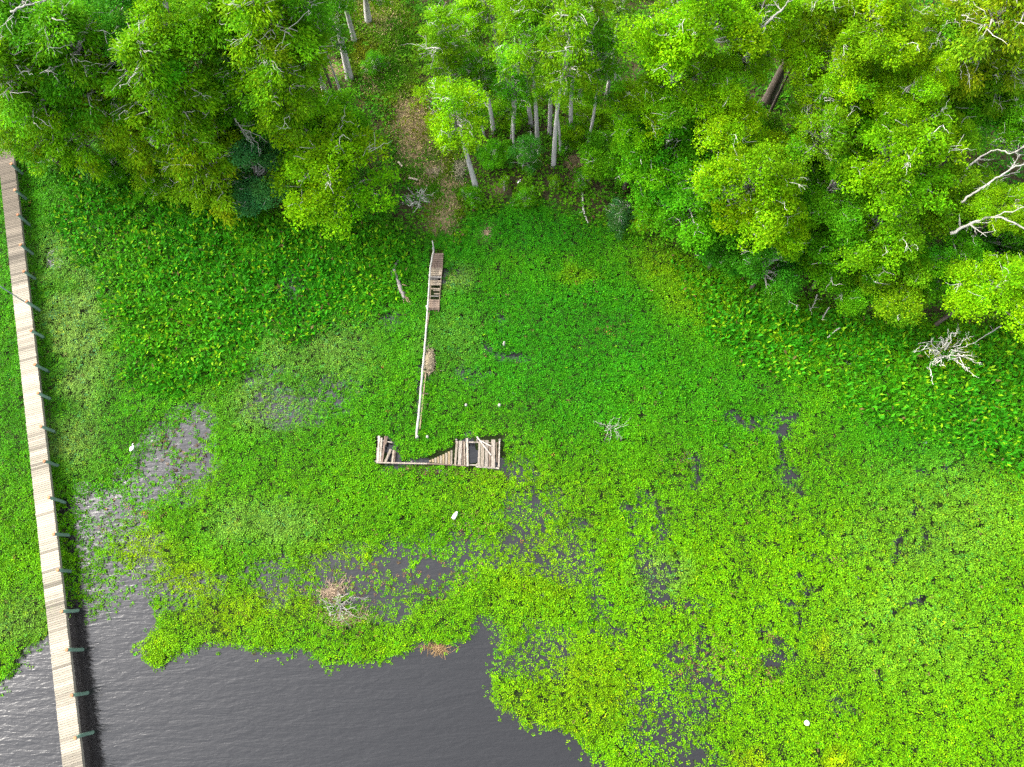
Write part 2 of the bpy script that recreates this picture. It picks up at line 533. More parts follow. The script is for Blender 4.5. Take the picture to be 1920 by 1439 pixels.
ii, jj = np.meshgrid(np.arange(nY - 1), np.arange(nX - 1), indexing='ij')
GF = np.stack([ii * nX + jj, ii * nX + jj + 1, (ii + 1) * nX + jj + 1, (ii + 1) * nX + jj], -1).reshape(-1, 4)
ground = obj("ground", mesh_from("ground", np.stack([fx, fy, zz], -1), GF, gc, (M_GROUND,), True))
tag(ground, "dark marsh mud and sandy forest floor with a worn path", "ground", kind="structure")

wx = 4800.0
water = obj("water", mesh_from("water", [(-wx, -wx, 0), (wx, -wx, 0), (wx, wx, 0), (-wx, wx, 0)], np.array([[0, 1, 2, 3]]), None, (M_WATER,)))
tag(water, "dark brown rippled river water", "water", kind="structure")

# ------------------------------------------------------------------ marsh vegetation (uncountable: stuff)
rng = np.random.default_rng(7)
def scatter(n, x0, x1, y0, y1, margin=120):
    X, Y = rng.uniform(x0, x1, n), rng.uniform(y0, y1, n)
    px, py = proj(X, Y)
    k = (px > -margin) & (px < 1920 + margin) & (py > -margin) & (py < 1439 + margin)
    return X[k], Y[k], px[k], py[k]

# the old ruined dock keeps plants off its boards
def near_dock(px, py):
    s = np.array([(112, 1438), (110, 1439), (-30, 100), (-60, 60)])
    # boardwalk strip: nothing is drawn above its deck anyway
    return np.zeros(px.shape, bool)

PLATFORM_CLEAR = [[(705, 820), (730, 820), (738, 842), (746, 850), (752, 864), (775, 868), (800, 858), (830, 850), (848, 838), (854, 824), (944, 818), (944, 880), (705, 871)],
                  [(806, 472), (833, 472), (830, 540), (826, 584), (800, 584), (803, 560), (806, 540)],
                  [(796, 657), (819, 657), (817, 700), (794, 700)]]

def mat_colour(px, py, X, Y):
    n = len(px)
    big = fbm(X, Y, 7.0, 3, 71)
    mid = fbm(X, Y, 1.6, 3, 72)
    fine = rng.random(n)
    # from deep green near the bank to fresh yellow green towards the open river
    g = np.clip((py - 420) / 900 + (px - 960) / 3200 + (big - .5) * .9, 0, 1)
    c0, c1 = np.array([.045, .200, .0025]), np.array([.105, .275, .0015])
    c = c0 + (c1 - c0) * g[:, None]
    l = np.clip(blobs(LUSH, px, py), 0, 1)[:, None]
    c = c * (1 - l) + np.array([.026, .180, .0034]) * l
    y = np.clip(blobs(YELLOW, px + (mid - .5) * 60, py + (mid - .5) * 50), 0, 1.4)[:, None]
    c = c * (1 - .8 * np.minimum(y, 1)) + np.array([.165, .265, .0016]) * .8 * y
    p = np.clip(blobs(PALE, px + (mid - .5) * 80, py) * (.5 + 1.1 * mid), 0, 1)[:, None]
    c = c * (1 - p) + np.array([.125, .235, .036]) * p
    br = np.clip(blobs(BROWN, px, py), 0, 1)
    isb = rng.random(n) < br * .34 + .005
    c[isb] = np.array([.13, .085, .04]) * rng.uniform(.5, 1.3, (isb.sum(), 1))
    c *= (.62 + .76 * fine)[:, None] * (.8 + .4 * mid)[:, None]
    # a few young yellow and a few bluish leaves
    k = rng.random(n)
    c[k < .05] *= np.array([1.8, 1.25, .8])
    c[k > .93] *= np.array([.5, .85, 2.2])
    return c

def tall_weight(px, py, X, Y):
    w = (fbm(X, Y, 2.5, 3, 81) - .5) * 70
    t = np.zeros(px.shape)
    for p in TALL:
        t = np.maximum(t, sstep(-22, 22, sdist(p, px, py) + w))
    return t

# rounded low floating plants: rosettes of small leaves
X, Y, px, py = scatter(560000, -52, 52, -22, 46)
d, ow, g = density(px, py, X, Y)
sdl_ = sdist(LAND, px, py)
tw = tall_weight(px, py, X, Y)
clump = fbm(X, Y, .55, 3, 91)
fine_gap = sstep(.26, .52, clump + .16 * (d - .5))
stray = (.05 + .20 * g * fbm(X, Y, .9, 3, 94)) * sstep(-60, 0, -ow + 30) * (fbm(X, Y, 2.0, 3, 92) > .45)
prob = np.clip(d ** 1.25 * (.50 + .50 * fine_gap) + stray * (ow < 14), 0, 1) * (1 - sstep(-5, 25, sdl_)) * (1 - .25 * tw)
keep = rng.random(len(X)) < prob
for P_ in PLATFORM_CLEAR:
    keep &= sdist(P_, px, py) < -1.0
X, Y, px, py, d, tw = X[keep], Y[keep], px[keep], py[keep], d[keep], tw[keep]
NL = 5
c = mat_colour(px, py, X, Y)
n = len(X)
rs = rng.uniform(.05, .12, n) * (.75 + .5 * d)
hgt = .05 * sstep(.6, .95, d) + (.03 + .42 * sstep(.45, 1, d) * fbm(X, Y, 1.2, 4, 93) + rng.uniform(0, .07, n)) * (.4 + .6 * d)
ang = rng.uniform(0, 6.283, (n, 1)) + np.arange(NL)[None] * 6.283 / NL + rng.normal(0, .35, (n, NL))
rad = rs[:, None] * rng.uniform(.15, .9, (n, NL))
P = np.stack([X[:, None] + np.cos(ang) * rad, Y[:, None] + np.sin(ang) * rad, hgt[:, None] + rng.uniform(0, .06, (n, NL))], -1).reshape(-1, 3)
up = rng.normal(.25, .35, (n, NL))
D = np.stack([np.cos(ang), np.sin(ang), up], -1).reshape(-1, 3)
Nn = unit(np.stack([-np.cos(ang) * .3, -np.sin(ang) * .3, np.ones_like(ang)], -1).reshape(-1, 3) + rng.normal(0, .28, (n * NL, 3)))
Ls = rng.uniform(.065, .118, n * NL) * np.repeat(.72 + .62 * fbm(X, Y, 4.0, 3, 98), NL)
C5 = np.repeat(c, NL, axis=0) * rng.uniform(.75, 1.25, (n * NL, 1))
V, F, CC = leaves(P, D, Nn, Ls, Ls * rng.uniform(.65, 1.0, n * NL), C5, .05)
o = obj("floating_plants", mesh_from("floating_plants", V, F, CC, (M_MARSH,)))
tag(o, "mats of small round leaved bright green plants floating over the shallows", "floating plants", kind="stuff")
print("floating leaves", len(F))

# taller emergent plants: upright lance-shaped leaves
X, Y, px, py = scatter(70000, -52, 52, -6, 46)
d, ow, g = density(px, py, X, Y)
sdl_ = sdist(LAND, px, py)
tw = tall_weight(px, py, X, Y)
lush = np.clip(blobs(LUSH, px, py), 0, 1)
keep = rng.random(len(X)) < np.clip(d * (tw * .85 + .14 * lush) * (.35 + 1.1 * fbm(X, Y, .9, 3, 95)), 0, 1) * (1 - sstep(10, 60, sdl_))
for P_ in PLATFORM_CLEAR:
    keep &= sdist(P_, px, py) < -2.0
X, Y, px, py, tw = X[keep], Y[keep], px[keep], py[keep], tw[keep]
n = len(X)
NL = 6
big = fbm(X, Y, 5.0, 3, 96)
c = np.array([.024, .175, .0035]) + (np.array([.062, .235, .003]) - np.array([.024, .175, .0035])) * (np.clip(big * 1.8 - .5, 0, 1) * rng.random(n))[:, None]
ang = rng.uniform(0, 6.283, (n, NL))
hgt = (.18 + .75 * fbm(X, Y, 1.1, 3, 97)) * (.4 + .6 * tw)
P = np.stack([X[:, None] + np.cos(ang) * .10, Y[:, None] + np.sin(ang) * .10, hgt[:, None] * rng.uniform(.5, 1.0, (n, NL))], -1).reshape(-1, 3)
D = np.stack([np.cos(ang), np.sin(ang), rng.normal(.75, .45, (n, NL))], -1).reshape(-1, 3)
Nn = unit(np.stack([-np.cos(ang) * .5, -np.sin(ang) * .5, np.ones_like(ang)], -1).reshape(-1, 3) + rng.normal(0, .3, (n * NL, 3)))
Ls = rng.uniform(.22, .44, n * NL) * (.75 + .35 * np.repeat(tw, NL))
C6 = np.repeat(c, NL, axis=0) * rng.uniform(.6, 1.35, (n * NL, 1))
k = rng.random(n * NL)
C6[k < .13] = np.array([.17, .34, .006]) * rng.uniform(.7, 1.2, ((k < .13).sum(), 1))
C6[k > .985] = np.array([.11, .08, .03])
V, F, CC = leaves(P, D, Nn, Ls, Ls * rng.uniform(.30, .46, n * NL), C6, .04)
o = obj("marsh_plants", mesh_from("marsh_plants", V, F, CC, (M_MARSH,)))
tag(o, "dense taller marsh plants with upright glossy dark green leaves", "marsh plants", kind="stuff")
print("marsh leaves", len(F))

# leafy undergrowth on the bank and below the trees
X, Y, px, py = scatter(130000, -62, 62, 14, 62, 160)
sdl_ = sdist(LAND, px, py)
pw = sstep(-14, 10, sdist(PATH, px, py) + (fbm(X, Y, 1.2, 3, 41) - .5) * 40)
dr = np.clip(blobs(DIRT, px, py) * 1.2, 0, 1)
wet = blobs(GAPS[-3:], px, py)
n3 = fbm(X, Y, 1.4, 3, 101)
middle = np.exp(-((px - 960) / 230) ** 4)
keep = rng.random(len(X)) < np.clip(sstep(-20, 15, sdl_) * (1 - .96 * pw) * (1 - .9 * dr) * (1 - wet) * (.30 + 1.2 * (n3 - .3)) * (1 - .05 * middle), 0, 1)
X, Y, px, py = X[keep], Y[keep], px[keep], py[keep]
n = len(X)
NL = 6
hump = np.clip(fbm(X, Y, 2.4, 3, 102) * 2.2 - .6, 0, 1.3)
hgt = ground_z(X, Y) + .08 + hump * rng.uniform(.3, 1.0, n) * (1 - .45 * np.exp(-((px - 1000) / 260) ** 4))
big = fbm(X, Y, 4.5, 3, 103)
c = np.array([.022, .150, .0050]) + (np.array([.080, .21, .003]) - np.array([.022, .150, .005])) * np.clip(big * 1.7 - .45, 0, 1)[:, None]
mid_k = np.exp(-((px - 1010) / 200) ** 2)[:, None] * .6
c = c * (1 - mid_k) + np.array([.075, .205, .004]) * mid_k
ang = rng.uniform(0, 6.283, (n, NL))
P = np.stack([X[:, None] + np.cos(ang) * rng.uniform(.03, .22, (n, NL)), Y[:, None] + np.sin(ang) * rng.uniform(.03, .22, (n, NL)), hgt[:, None] + rng.uniform(-.1, .12, (n, NL))], -1).reshape(-1, 3)
D = np.stack([np.cos(ang), np.sin(ang), rng.normal(.2, .4, (n, NL))], -1).reshape(-1, 3)
Nn = unit(np.stack([-np.cos(ang) * .3, -np.sin(ang) * .3, np.ones_like(ang)], -1).reshape(-1, 3) + rng.normal(0, .35, (n * NL, 3)))
Ls = rng.uniform(.14, .30, n * NL)
C6 = np.repeat(c, NL, axis=0) * rng.uniform(.6, 1.4, (n * NL, 1))
k = rng.random(n * NL)
C6[k < .04] *= np.array([2.4, 1.35, 1.0])
C6[k > .975] = np.array([.13, .08, .04])
V, F, CC = leaves(P, D, Nn, Ls, Ls * rng.uniform(.45, .7, n * NL), C6, .05)
o = obj("undergrowth", mesh_from("undergrowth", V, F, CC, (M_MARSH,)))
tag(o, "tangled low leafy undergrowth covering the bank below the trees", "undergrowth", kind="stuff")
print("undergrowth leaves", len(F))

# grass on the path, and dry stalks
X, Y, px, py = scatter(300000, -16, 12, 22, 62, 160)
pw = sstep(-30, 14, sdist(PATH, px, py) + (fbm(X, Y, 1.2, 3, 41) - .5) * 40)
dr = np.clip(blobs(DIRT, px + (fbm(X, Y, 1.0, 3, 42) - .5) * 40, py + (fbm(X, Y, 1.0, 3, 43) - .5) * 40) * 1.2, 0, 1)
n4 = fbm(X, Y, .9, 3, 111)
keep = rng.random(len(X)) < np.clip(pw * (1 - .62 * dr) * (.45 + n4), 0, 1)
X, Y, dr = X[keep], Y[keep], dr[keep]
n = len(X)
ang = rng.uniform(0, 6.283, n)
P = np.stack([X, Y, ground_z(X, Y) - .03], -1)
D = np.stack([np.cos(ang), np.sin(ang), rng.uniform(.4, 1.6, n)], -1)
Nn = unit(np.stack([-np.cos(ang), -np.sin(ang), rng.uniform(.3, 1, n)], -1))
big = fbm(X, Y, 2.5, 3, 112)
c = np.array([.055, .190, .003]) + (np.array([.15, .195, .006]) - np.array([.055, .190, .003])) * np.clip(big * 2 - .55, 0, 1)[:, None]
k = rng.random(n)
c[k < .04 + .45 * dr] = np.array([.34, .26, .14])
c = c * rng.uniform(.6, 1.35, (n, 1))
Ls = rng.uniform(.12, .30, n)
V, F, CC = leaves(P, D, Nn, Ls * 1.15, Ls * rng.uniform(.18, .42, n), c, .03)
o = obj("grass", mesh_from("grass", V, F, CC, (M_GRASS,)))
tag(o, "short patchy green and dry grass growing on the worn path", "grass", kind="stuff")

# ------------------------------------------------------------------ trees
def curve(a, b, sag=0.0, n=5, wob=0.0, r=None):
    t = np.linspace(0, 1, n)[:, None]
    P = np.asarray(a)[None] * (1 - t) + np.asarray(b)[None] * t
    P[:, 2:3] += sag * 4 * t * (1 - t)
    if wob and r is not None:
        P[1:-1] += r.normal(0, wob, (n - 2, 3))
    return P

def crown_meshes(kind, seed):
    """leaf mesh, limb mesh and moss mesh of a crown of horizontal radius 3 m around the origin"""
    r = np.random.default_rng(seed)
    G = Geo()
    LV, LF, LC, nv = [], [], [], 0
    if kind == "broad":
        npad, R0, vh, sub, per = 46, 3.0, 2.3, 19, 33
    elif kind == "round":
        npad, R0, vh, sub, per = 34, 3.0, 2.2, 16, 24
    elif kind == "feather":
        npad, R0, vh, sub, per = 56, 3.0, 2.7, 12, 34
    else:   # airy
        npad, R0, vh, sub, per = 34, 3.0, 3.0, 10, 32
    trunk_top = np.array([0, 0, vh * .55])
    lop = r.uniform(0, 6.283)
    lopw = r.uniform(.1, .35)
    moss_at = []
    nlob = int(r.integers(6, 8))
    lobes = [(q * 6.283 / nlob + r.normal(0, .28), r.uniform(.68, 1.22), r.uniform(-.8, .95)) for q in range(nlob)]
    for i in range(npad):
        f = (i + .5) / npad
        phi = i * 2.39996 + r.normal(0, .35)
        lob = 1 + lopw * math.cos(2 * phi - lop) + .18 * math.sin(3 * phi + lop * 2)
        if kind in ("broad", "round"):
            zf = 1 - 1.55 * f + r.normal(0, .12)
            rr_ = math.sqrt(max(.04, 1 - min(1, abs(zf)) ** 2)) * r.uniform(.55, 1.0) * lob
            if i < 3: rr_ *= .4
        else:
            zf = 1 - 1.9 * f + r.normal(0, .1)
            rr_ = (.25 + .75 * math.sqrt(f) if zf < .6 else .35) * r.uniform(.45, 1.0) * lob
        c = np.array([math.cos(phi) * rr_ * R0 * .86, math.sin(phi) * rr_ * R0 * .86, zf * vh])
        if kind == "broad" and i > 2:           # foliage rides on a few spreading limbs, with gaps between
            lj = i % len(lobes)
            lphi, llen, lz = lobes[lj]
            tq = r.uniform(.30, 1.0)
            phi = lphi + r.normal(0, .30) / max(.5, tq)
            c = np.array([math.cos(phi), math.sin(phi), 0]) * tq * llen * R0 + np.array([r.normal(0, .2), r.normal(0, .2), lz * vh * (1.1 - .7 * tq) + r.normal(0, .35)])
        ax_r = np.array([math.cos(phi), math.sin(phi), 0.0])
        ax_t = np.array([-math.sin(phi), math.cos(phi), 0.0])
        ax_z = np.array([0, 0, 1.0])
        # the limb
        z0 = max(-vh * 1.1, min(vh * .6, c[2] - (.5 + .35 * np.hypot(c[0], c[1]) * (1 if kind != "feather" else .3))))
        lp = curve((0, 0, z0), c, .15 if kind != "feather" else .35, 6, .10, r)
        lr = np.linspace(.085, .018, 6) * (1 if kind != "feather" else .75)
        G.tube(lp, lr, 5, C=np.full(3, r.uniform(.75, 1.2)))
        for q in range(3):                      # side twigs
            k = r.integers(2, 6)
            e = lp[k] + (ax_r * r.uniform(.1, .9) + ax_t * r.normal(0, .7) + ax_z * r.uniform(-.1, .5)) * r.uniform(.5, 1.0)
            G.tube(curve(lp[k], e, .05, 4, .05, r), np.linspace(.022, .008, 4), 4, C=np.full(3, r.uniform(.9, 1.4)))
        if i % 7 == 3:                          # a bare bleached branch poking out
            e = c + (ax_r * r.uniform(.3, .9) + ax_t * r.normal(0, .5) + ax_z * r.uniform(.0, .6))
            bb = curve(lp[4], e, .05, 5, .08, r)
            G.tube(bb, np.linspace(.03, .009, 5), 4, C=np.full(3, 1.5))
            for q in range(4):
                k = r.integers(2, 5)
                e2 = bb[k] + r.normal(0, .28, 3) + ax_r * .2
                G.tube(curve(bb[k], e2, 0, 4, .04, r), np.linspace(.013, .006, 4), 4, C=np.full(3, 1.5))
        pr = r.uniform(.62, 1.05) if kind == "broad" else (r.uniform(.6, .95) if kind == "round" else r.uniform(.6, 1.0))
        pad_c = r.uniform(.72, 1.28)
        hue = r.normal(0, .14)
        if i % 5 == 2:
            moss_at.append(lp[r.integers(3, 6)])
        nsub = max(3, int(sub * (pr / .8) ** 2))
        sphi = r.uniform(0, 6.283, nsub)
        srr = np.sqrt(r.random(nsub)) * pr
        if kind in ("broad", "round"):
            flat = .55 if kind == "broad" else .7
            dome = np.sqrt(np.maximum(0, 1 - (srr / pr) ** 2))
            S = c + ax_r * (np.cos(sphi) * srr)[:, None] + ax_t * (np.sin(sphi) * srr)[:, None] + ax_z * (dome * pr * flat * r.uniform(-.15, 1, nsub))[:, None]
            S -= ax_z * (.22 * np.maximum(0, np.cos(sphi) * srr))[:, None]
            spread = (.15, .15, .09)
        else:
            ex = r.uniform(.7, 1.5)
            S = c + ax_r * (np.cos(sphi) * srr * ex)[:, None] + ax_t * (np.sin(sphi) * srr * .62)[:, None]
            S -= ax_z * (.38 * np.cos(sphi) * srr + r.uniform(0, .28, nsub))[:, None]
            spread = (.20, .20, .11)
        nlf = nsub * per
        P = np.repeat(S, per, axis=0) + r.normal(0, 1, (nlf, 3)) * np.array(spread)
        subv = np.repeat(r.uniform(.75, 1.25, nsub), per)
        out_ = unit(P - np.repeat(S, per, axis=0) + ax_z * .02)
        if kind in ("broad", "round"):
            D = unit(out_ + r.normal(0, .4, (nlf, 3)) + ax_r * .2)
            N = unit(ax_z[None] * 1.0 + out_ * .5 + r.normal(0, .38, (nlf, 3)))
            L = r.uniform(.085, .165, nlf)
            Wd = L * r.uniform(.6, .9, nlf)
        else:
            D = unit(ax_r[None] * .7 + out_ * .7 + r.normal(0, .45, (nlf, 3)) - ax_z * .35)
            N = unit(ax_z[None] * .9 + r.normal(0, .5, (nlf, 3)))
            L = r.uniform(.12, .27, nlf)
            Wd = L * r.uniform(.26, .48, nlf)
        v = pad_c * subv * r.uniform(.72, 1.3, nlf)
        C = np.stack([v * (1 + hue * 1.1) * r.uniform(.8, 1.22, nlf), v * (1 + hue * .25), v * (1 - hue)], -1)
        young = r.random(nlf) < .05
        C[young] *= np.array([1.4, 1.2, 1.0])
        if kind == "feather" and i % 6 == 1:
            C *= np.array([1.2, .97, 1.1])
        V, F, CC = leaves(P, D, N, L, Wd, C, .05)
        LV.append(V); LF.append(F + nv); LC.append(CC)
        nv += len(V)
    lm = mesh_from("crown_leaves", np.concatenate(LV), np.concatenate(LF), np.concatenate(LC), (M_LEAF,))
    bm_ = G.mesh("limbs", (M_TWIG,), True)
    mm = None
    if kind in ("feather", "airy"):
        mm = moss_at
    return lm, bm_, mm, vh

def moss_mesh(seed):
    r = np.random.default_rng(seed)
    n = 46
    P = r.normal(0, 1, (n, 3)) * np.array([.07, .07, .05])
    D = np.stack([r.normal(0, .16, n), r.normal(0, .16, n), -np.ones(n)], -1)
    Ln = r.uniform(.25, .85, n)
    a = r.uniform(0, 6.283, n)
    V, F, CC = leaves(P, D, np.stack([np.cos(a), np.sin(a), 0 * a], -1), Ln, Ln * .09, np.ones((n, 3)) * r.uniform(.7, 1.2, (n, 1)))
    return mesh_from("hanging_moss", V, F, CC, (M_MOSS,))
MOSS = [moss_mesh(900 + q) for q in range(3)]
VARIANTS = {k: [crown_meshes(k, 100 * j + s) for s in range(n)] for j, (k, n) in enumerate((("broad", 6), ("feather", 5), ("airy", 4), ("round", 3)))}
print("crown faces", sum(len(v[0].polygons) for l in VARIANTS.values() for v in l))

TONE = {  # leaf colours
    "bright": (.130, .305, .0025), "fresh": (.105, .280, .0035), "mid": (.066, .245, .0045), "deep": (.038, .190, .0070),
    "olive": (.120, .275, .0045), "ochre": (.150, .265, .0050), "teal": (.045, .165, .035), "lime": (.145, .330, .0025), "cool": (.050, .215, .0180),
}
trng = np.random.default_rng(77)
KN = {}
def tree(name, cpx, cpy, rpx, zc, kind, tone, label, base=None, tr=None, dark=False, cat="tree", squash=1.0, group=None, leanamt=.5, top=None):
    v = KN.get(kind, 0)
    KN[kind] = v + 1
    lm, bmesh_, mm, vh = VARIANTS[kind][v % len(VARIANTS[kind])]
    if base is not None:
        B, _ = ray(base[0], base[1], .6)
        B.z = float(ground_z(B.x, B.y)[0])
        B, _ = ray(base[0], base[1], B.z)
        # the height at which the sight line to the crown passes nearest above the base
        best = None
        for z in np.arange(3.5, 19, .25):
            q, _ = ray(cpx, cpy, float(z))
            e = math.hypot(q.x - B.x, q.y - B.y) + .03 * abs(z - (zc or z))
            if best is None or e < best[0]:
                best = (e, float(z))
        zc = best[1]
    c, t_ = ray(cpx, cpy, zc)
    r = rpx * t_ / FPX
    if base is None:
        bx, by = c.x + trng.normal(0, leanamt), c.y + trng.normal(0, leanamt) - .3
        B = Vector((bx, by, float(ground_z(bx, by)[0])))
    s = r / 3.0
    T = thing(name, label, cat, B, group=group)
    off = c - B
    szv = s * squash * trng.uniform(.9, 1.1)
    rz = trng.uniform(0, 6.283)
    # trunk: from flared foot through the crown
    h_top = max(.4, off.z + vh * szv * .6)
    ln = 9
    tt = np.linspace(0, 1, ln)
    Pt = np.zeros((ln, 3))
    ux, uy = off.x / max(off.z, .5), off.y / max(off.z, .5)
    Pt[:, 2] = tt * h_top
    bend = trng.normal(0, .012 * h_top, 2)
    Pt[:, 0] = ux * Pt[:, 2] + bend[0] * np.sin(tt * 3.14159)
    Pt[:, 1] = uy * Pt[:, 2] + bend[1] * np.sin(tt * 3.14159)
    Pt[0, 2] = -.35
    tr = tr * .78 if tr and kind == "airy" else tr or max(.07, .013 * h_top)
    rad = tr * (1 - .78 * tt)
    rad[0] *= 1.45
    g = Geo()
    # extra ring for the flare
    Pt = np.insert(Pt, 1, Pt[0] * .7 + Pt[1] * .3, axis=0)
    rad = np.insert(rad, 1, tr * 1.02)
    g.tube(Pt, rad, 9)
    obj("trunk", g.mesh("trunk", (M_DARKBARK if dark else M_BARK,), True), T)
    cr = obj("crown", lm, T)
    cr.location = off
    cr.scale = (s, s, szv)
    cr.rotation_euler = (0, 0, rz)
    j = trng.uniform(.88, 1.12)
    col = np.array(TONE[tone]) * np.array([j * trng.uniform(.9, 1.1), j, j])
    cr.color = (*col, 1)
    lb = obj("limbs", bmesh_, T)
    lb.location = off
    lb.scale = (s, s, szv)
    lb.rotation_euler = (0, 0, rz)
    if mm is not None:
        for q, m in enumerate(mm):
            if trng.random() < .45:
                continue
            ms_ = obj("hanging_moss", MOSS[q % 3], T)
            cz, sz_ = math.cos(rz), math.sin(rz)
            ms_.location = off + Vector(((m[0] * cz - m[1] * sz_) * s, (m[0] * sz_ + m[1] * cz) * s, m[2] * szv))
            ms_.rotation_euler = (0, 0, trng.uniform(0, 6.28))
            ms_.color = (.20, .28, .15, 1)
    return T

# name, crown pixel, radius, height, kind, tone, label
LEFT = [
    ("cypress_tree", 45, 40, 92, 13, "feather", "mid", "feathery tree filling the top left corner of the photo"),
    ("cypress_tree", 30, 150, 88, 11.5, "feather", "fresh", "bright feathery tree on the left edge, above the one over the boardwalk end"),
    ("cypress_tree", 22, 222, 62, 6.5, "feather", "olive", "olive tree hanging over the upper end of the boardwalk"),
    ("cypress_tree", 150, 105, 92, 12, "feather", "mid", "mid green feathery tree second from the left edge in the left wood"),
    ("cypress_tree", 112, 218, 76, 6.5, "feather", "fresh", "feathery tree whose lowest tip hangs right of the boardwalk end"),
    ("hardwood_tree", 255, 40, 80, 12, "broad", "deep", "darker tree in the top row of the left wood with a gap on its right"),
    ("cypress_tree", 205, 175, 84, 9, "feather", "olive", "olive feathery tree in the middle of the left wood"),
    ("hardwood_tree", 335, 50, 82, 13, "broad", "fresh", "fresh green leafy tree with pale twigs in the top row of the left wood"),
    ("cypress_tree", 298, 150, 88, 11.5, "feather", "fresh", "bright feathery tree with yellowish sprays at the centre of the left wood"),
    ("cypress_tree", 262, 245, 70, 5.0, "feather", "olive", "low olive tree reaching down over the reeds right of the boardwalk"),
    ("cypress_tree", 352, 225, 86, 7.0, "feather", "olive", "broad yellow olive tree on the lower edge of the left wood"),
    ("cypress_tree", 380, 300, 82, 4.5, "feather", "olive", "lowest feathery tree in the left wood, beside the dark leafy marsh plants"),
    ("hardwood_tree", 432, 95, 56, 10.5, "round", "mid", "small round bright leaved tree above the dark gap in the left wood"),
    ("cypress_tree", 420, 20, 80, 13, "feather", "fresh", "feathery tree at the top edge above the small round tree"),
    ("cypress_tree", 505, 55, 92, 13, "feather", "fresh", "tall bright tree at the top edge left of the thick grey trunks"),
    ("cypress_tree", 528, 150, 76, 11, "feather", "fresh", "bright drooping tree beside the thin leaning grey stem"),
    ("cypress_tree", 570, 22, 62, 13, "feather", "mid", "tree at the top edge covering the tops of the thick grey trunks"),
    ("hardwood_tree", 480, 325, 62, 3.2, "broad", "teal", "low dull bluish tree between the olive trees and the big rounded maple"),
    ("maple_tree", 634, 235, 52, 5.0, "broad", "mid", "small green tree just above the big rounded maple, left of the dirt path"),
    ("maple_tree", 616, 330, 86, 4.6, "broad", "lime", "big low rounded yellow green maple left of the path, nearest the marsh"),
    ("hardwood_tree", 440, 205, 62, 6.0, "broad", "deep", "dark green tree sunk in the gap in the middle of the left wood"),
    ("cypress_tree", 455, 165, 58, 9.0, "feather", "mid", "slim feathery tree between the round tree and the bright drooping tree"),
]
for a in LEFT:
    tree(a[0], a[1], a[2], a[3] * 1.12, *a[4:8], tr=.15, dark=True)
tree("hardwood_tree", 618, -25, 60, 13, "airy", "mid", "tree with the thick pale grey trunk standing left of the path", base=(655, 146), tr=.42)
tree("hardwood_tree", 628, -40, 60, 14, "airy", "fresh", "tree with a grey trunk and dead side branches behind the thickest one", base=(664, 74), tr=.30)
tree("hardwood_tree", 680, -50, 56, 14, "airy", "fresh", "tree with the wide flared grey foot at the top of the path", base=(690, 40), tr=.40)
tree("pine_tree", 596, 70, 30, 12, "airy", "mid", "tree with the thin leaning grey stem below the thick trunks", base=(645, 196), tr=.15)
tree("hardwood_tree", 582, 90, 34, 9, "airy", "mid", "tree with the half hidden grey trunk left of the thin leaning stem", base=(612, 190), tr=.28)

# the open group right of the path
tree("maple_tree", 856, 212, 80, 6, "round", "lime", "small tree with a dense rounded crown and pale leaning trunk right of the path", base=(893, 352), tr=.24, squash=.75)
tree("pine_tree", 832, 62, 60, 13, "airy", "fresh", "thin dark stemmed airy tree with dead curling branches beside the grassy path", base=(858, 236), tr=.17)
tree("pine_tree", 912, -10, 66, 14, "airy", "lime", "airy tree with the straight grey stem between the path tree and the tallest group", base=(940, 160), tr=.26)
tree("pine_tree", 878, 40, 50, 12, "airy", "fresh", "airy tree with a brownish stem crossed by dead twigs", base=(914, 150), tr=.18)
tree("pine_tree", 905, 130, 44, 10, "airy", "fresh", "slim tree whose pale foot shows just right of the rounded crown", base=(926, 248), tr=.26)
tree("pine_tree", 884, 125, 30, 9, "airy", "mid", "thinnest pale stem rising behind the rounded crown", base=(909, 256), tr=.13)
tree("pine_tree", 992, 60, 66, 12, "airy", "fresh", "airy tree with the long pale trunk in the middle of the open group", base=(1008, 276), tr=.25)
tree("pine_tree", 975, 30, 50, 13, "airy", "fresh", "tree with the darker trunk standing behind the long pale one", base=(996, 236), tr=.26)
tree("pine_tree", 1068, 80, 82, 13, "airy", "fresh", "tree with the tall clean pale trunk farthest forward at the right of the open group", base=(1038, 312), tr=.27)
tree("pine_tree", 1165, -20, 60, 14, "airy", "fresh", "tree with the brownish bare trunk on the right edge of the open group", base=(1138, 179), tr=.23)
tree("pine_tree", 1120, 110, 66, 11, "airy", "mid", "airy mid green tree between the clean pale trunk and the brownish trunk")
for (x_, y_, r_, z_, tone_, lab_) in ((960, -10, 60, 14, "lime", "bright airy tree at the top edge above the middle of the open group"), (1040, 0, 62, 14, "fresh", "airy tree at the top edge above the clean pale trunk"),
                          (1105, 10, 60, 14, "fresh", "airy tree at the top edge left of the brownish trunk"), (838, 110, 46, 9, "fresh", "low airy tree just above the rounded crown beside the path"),
                          (960, 150, 52, 8, "mid", "thin leaved tree between the pale stems of the open group"), (1030, 150, 44, 8.5, "fresh", "thin leaved tree in front of the long pale trunk")):
    tree("pine_tree", x_, y_, r_, z_, "airy", tone_, lab_)
tree("sapling", 988, 282, 38, 2.6, "airy", "cool", "soft pale green sapling at the foot of the long pale trunk", cat="sapling")

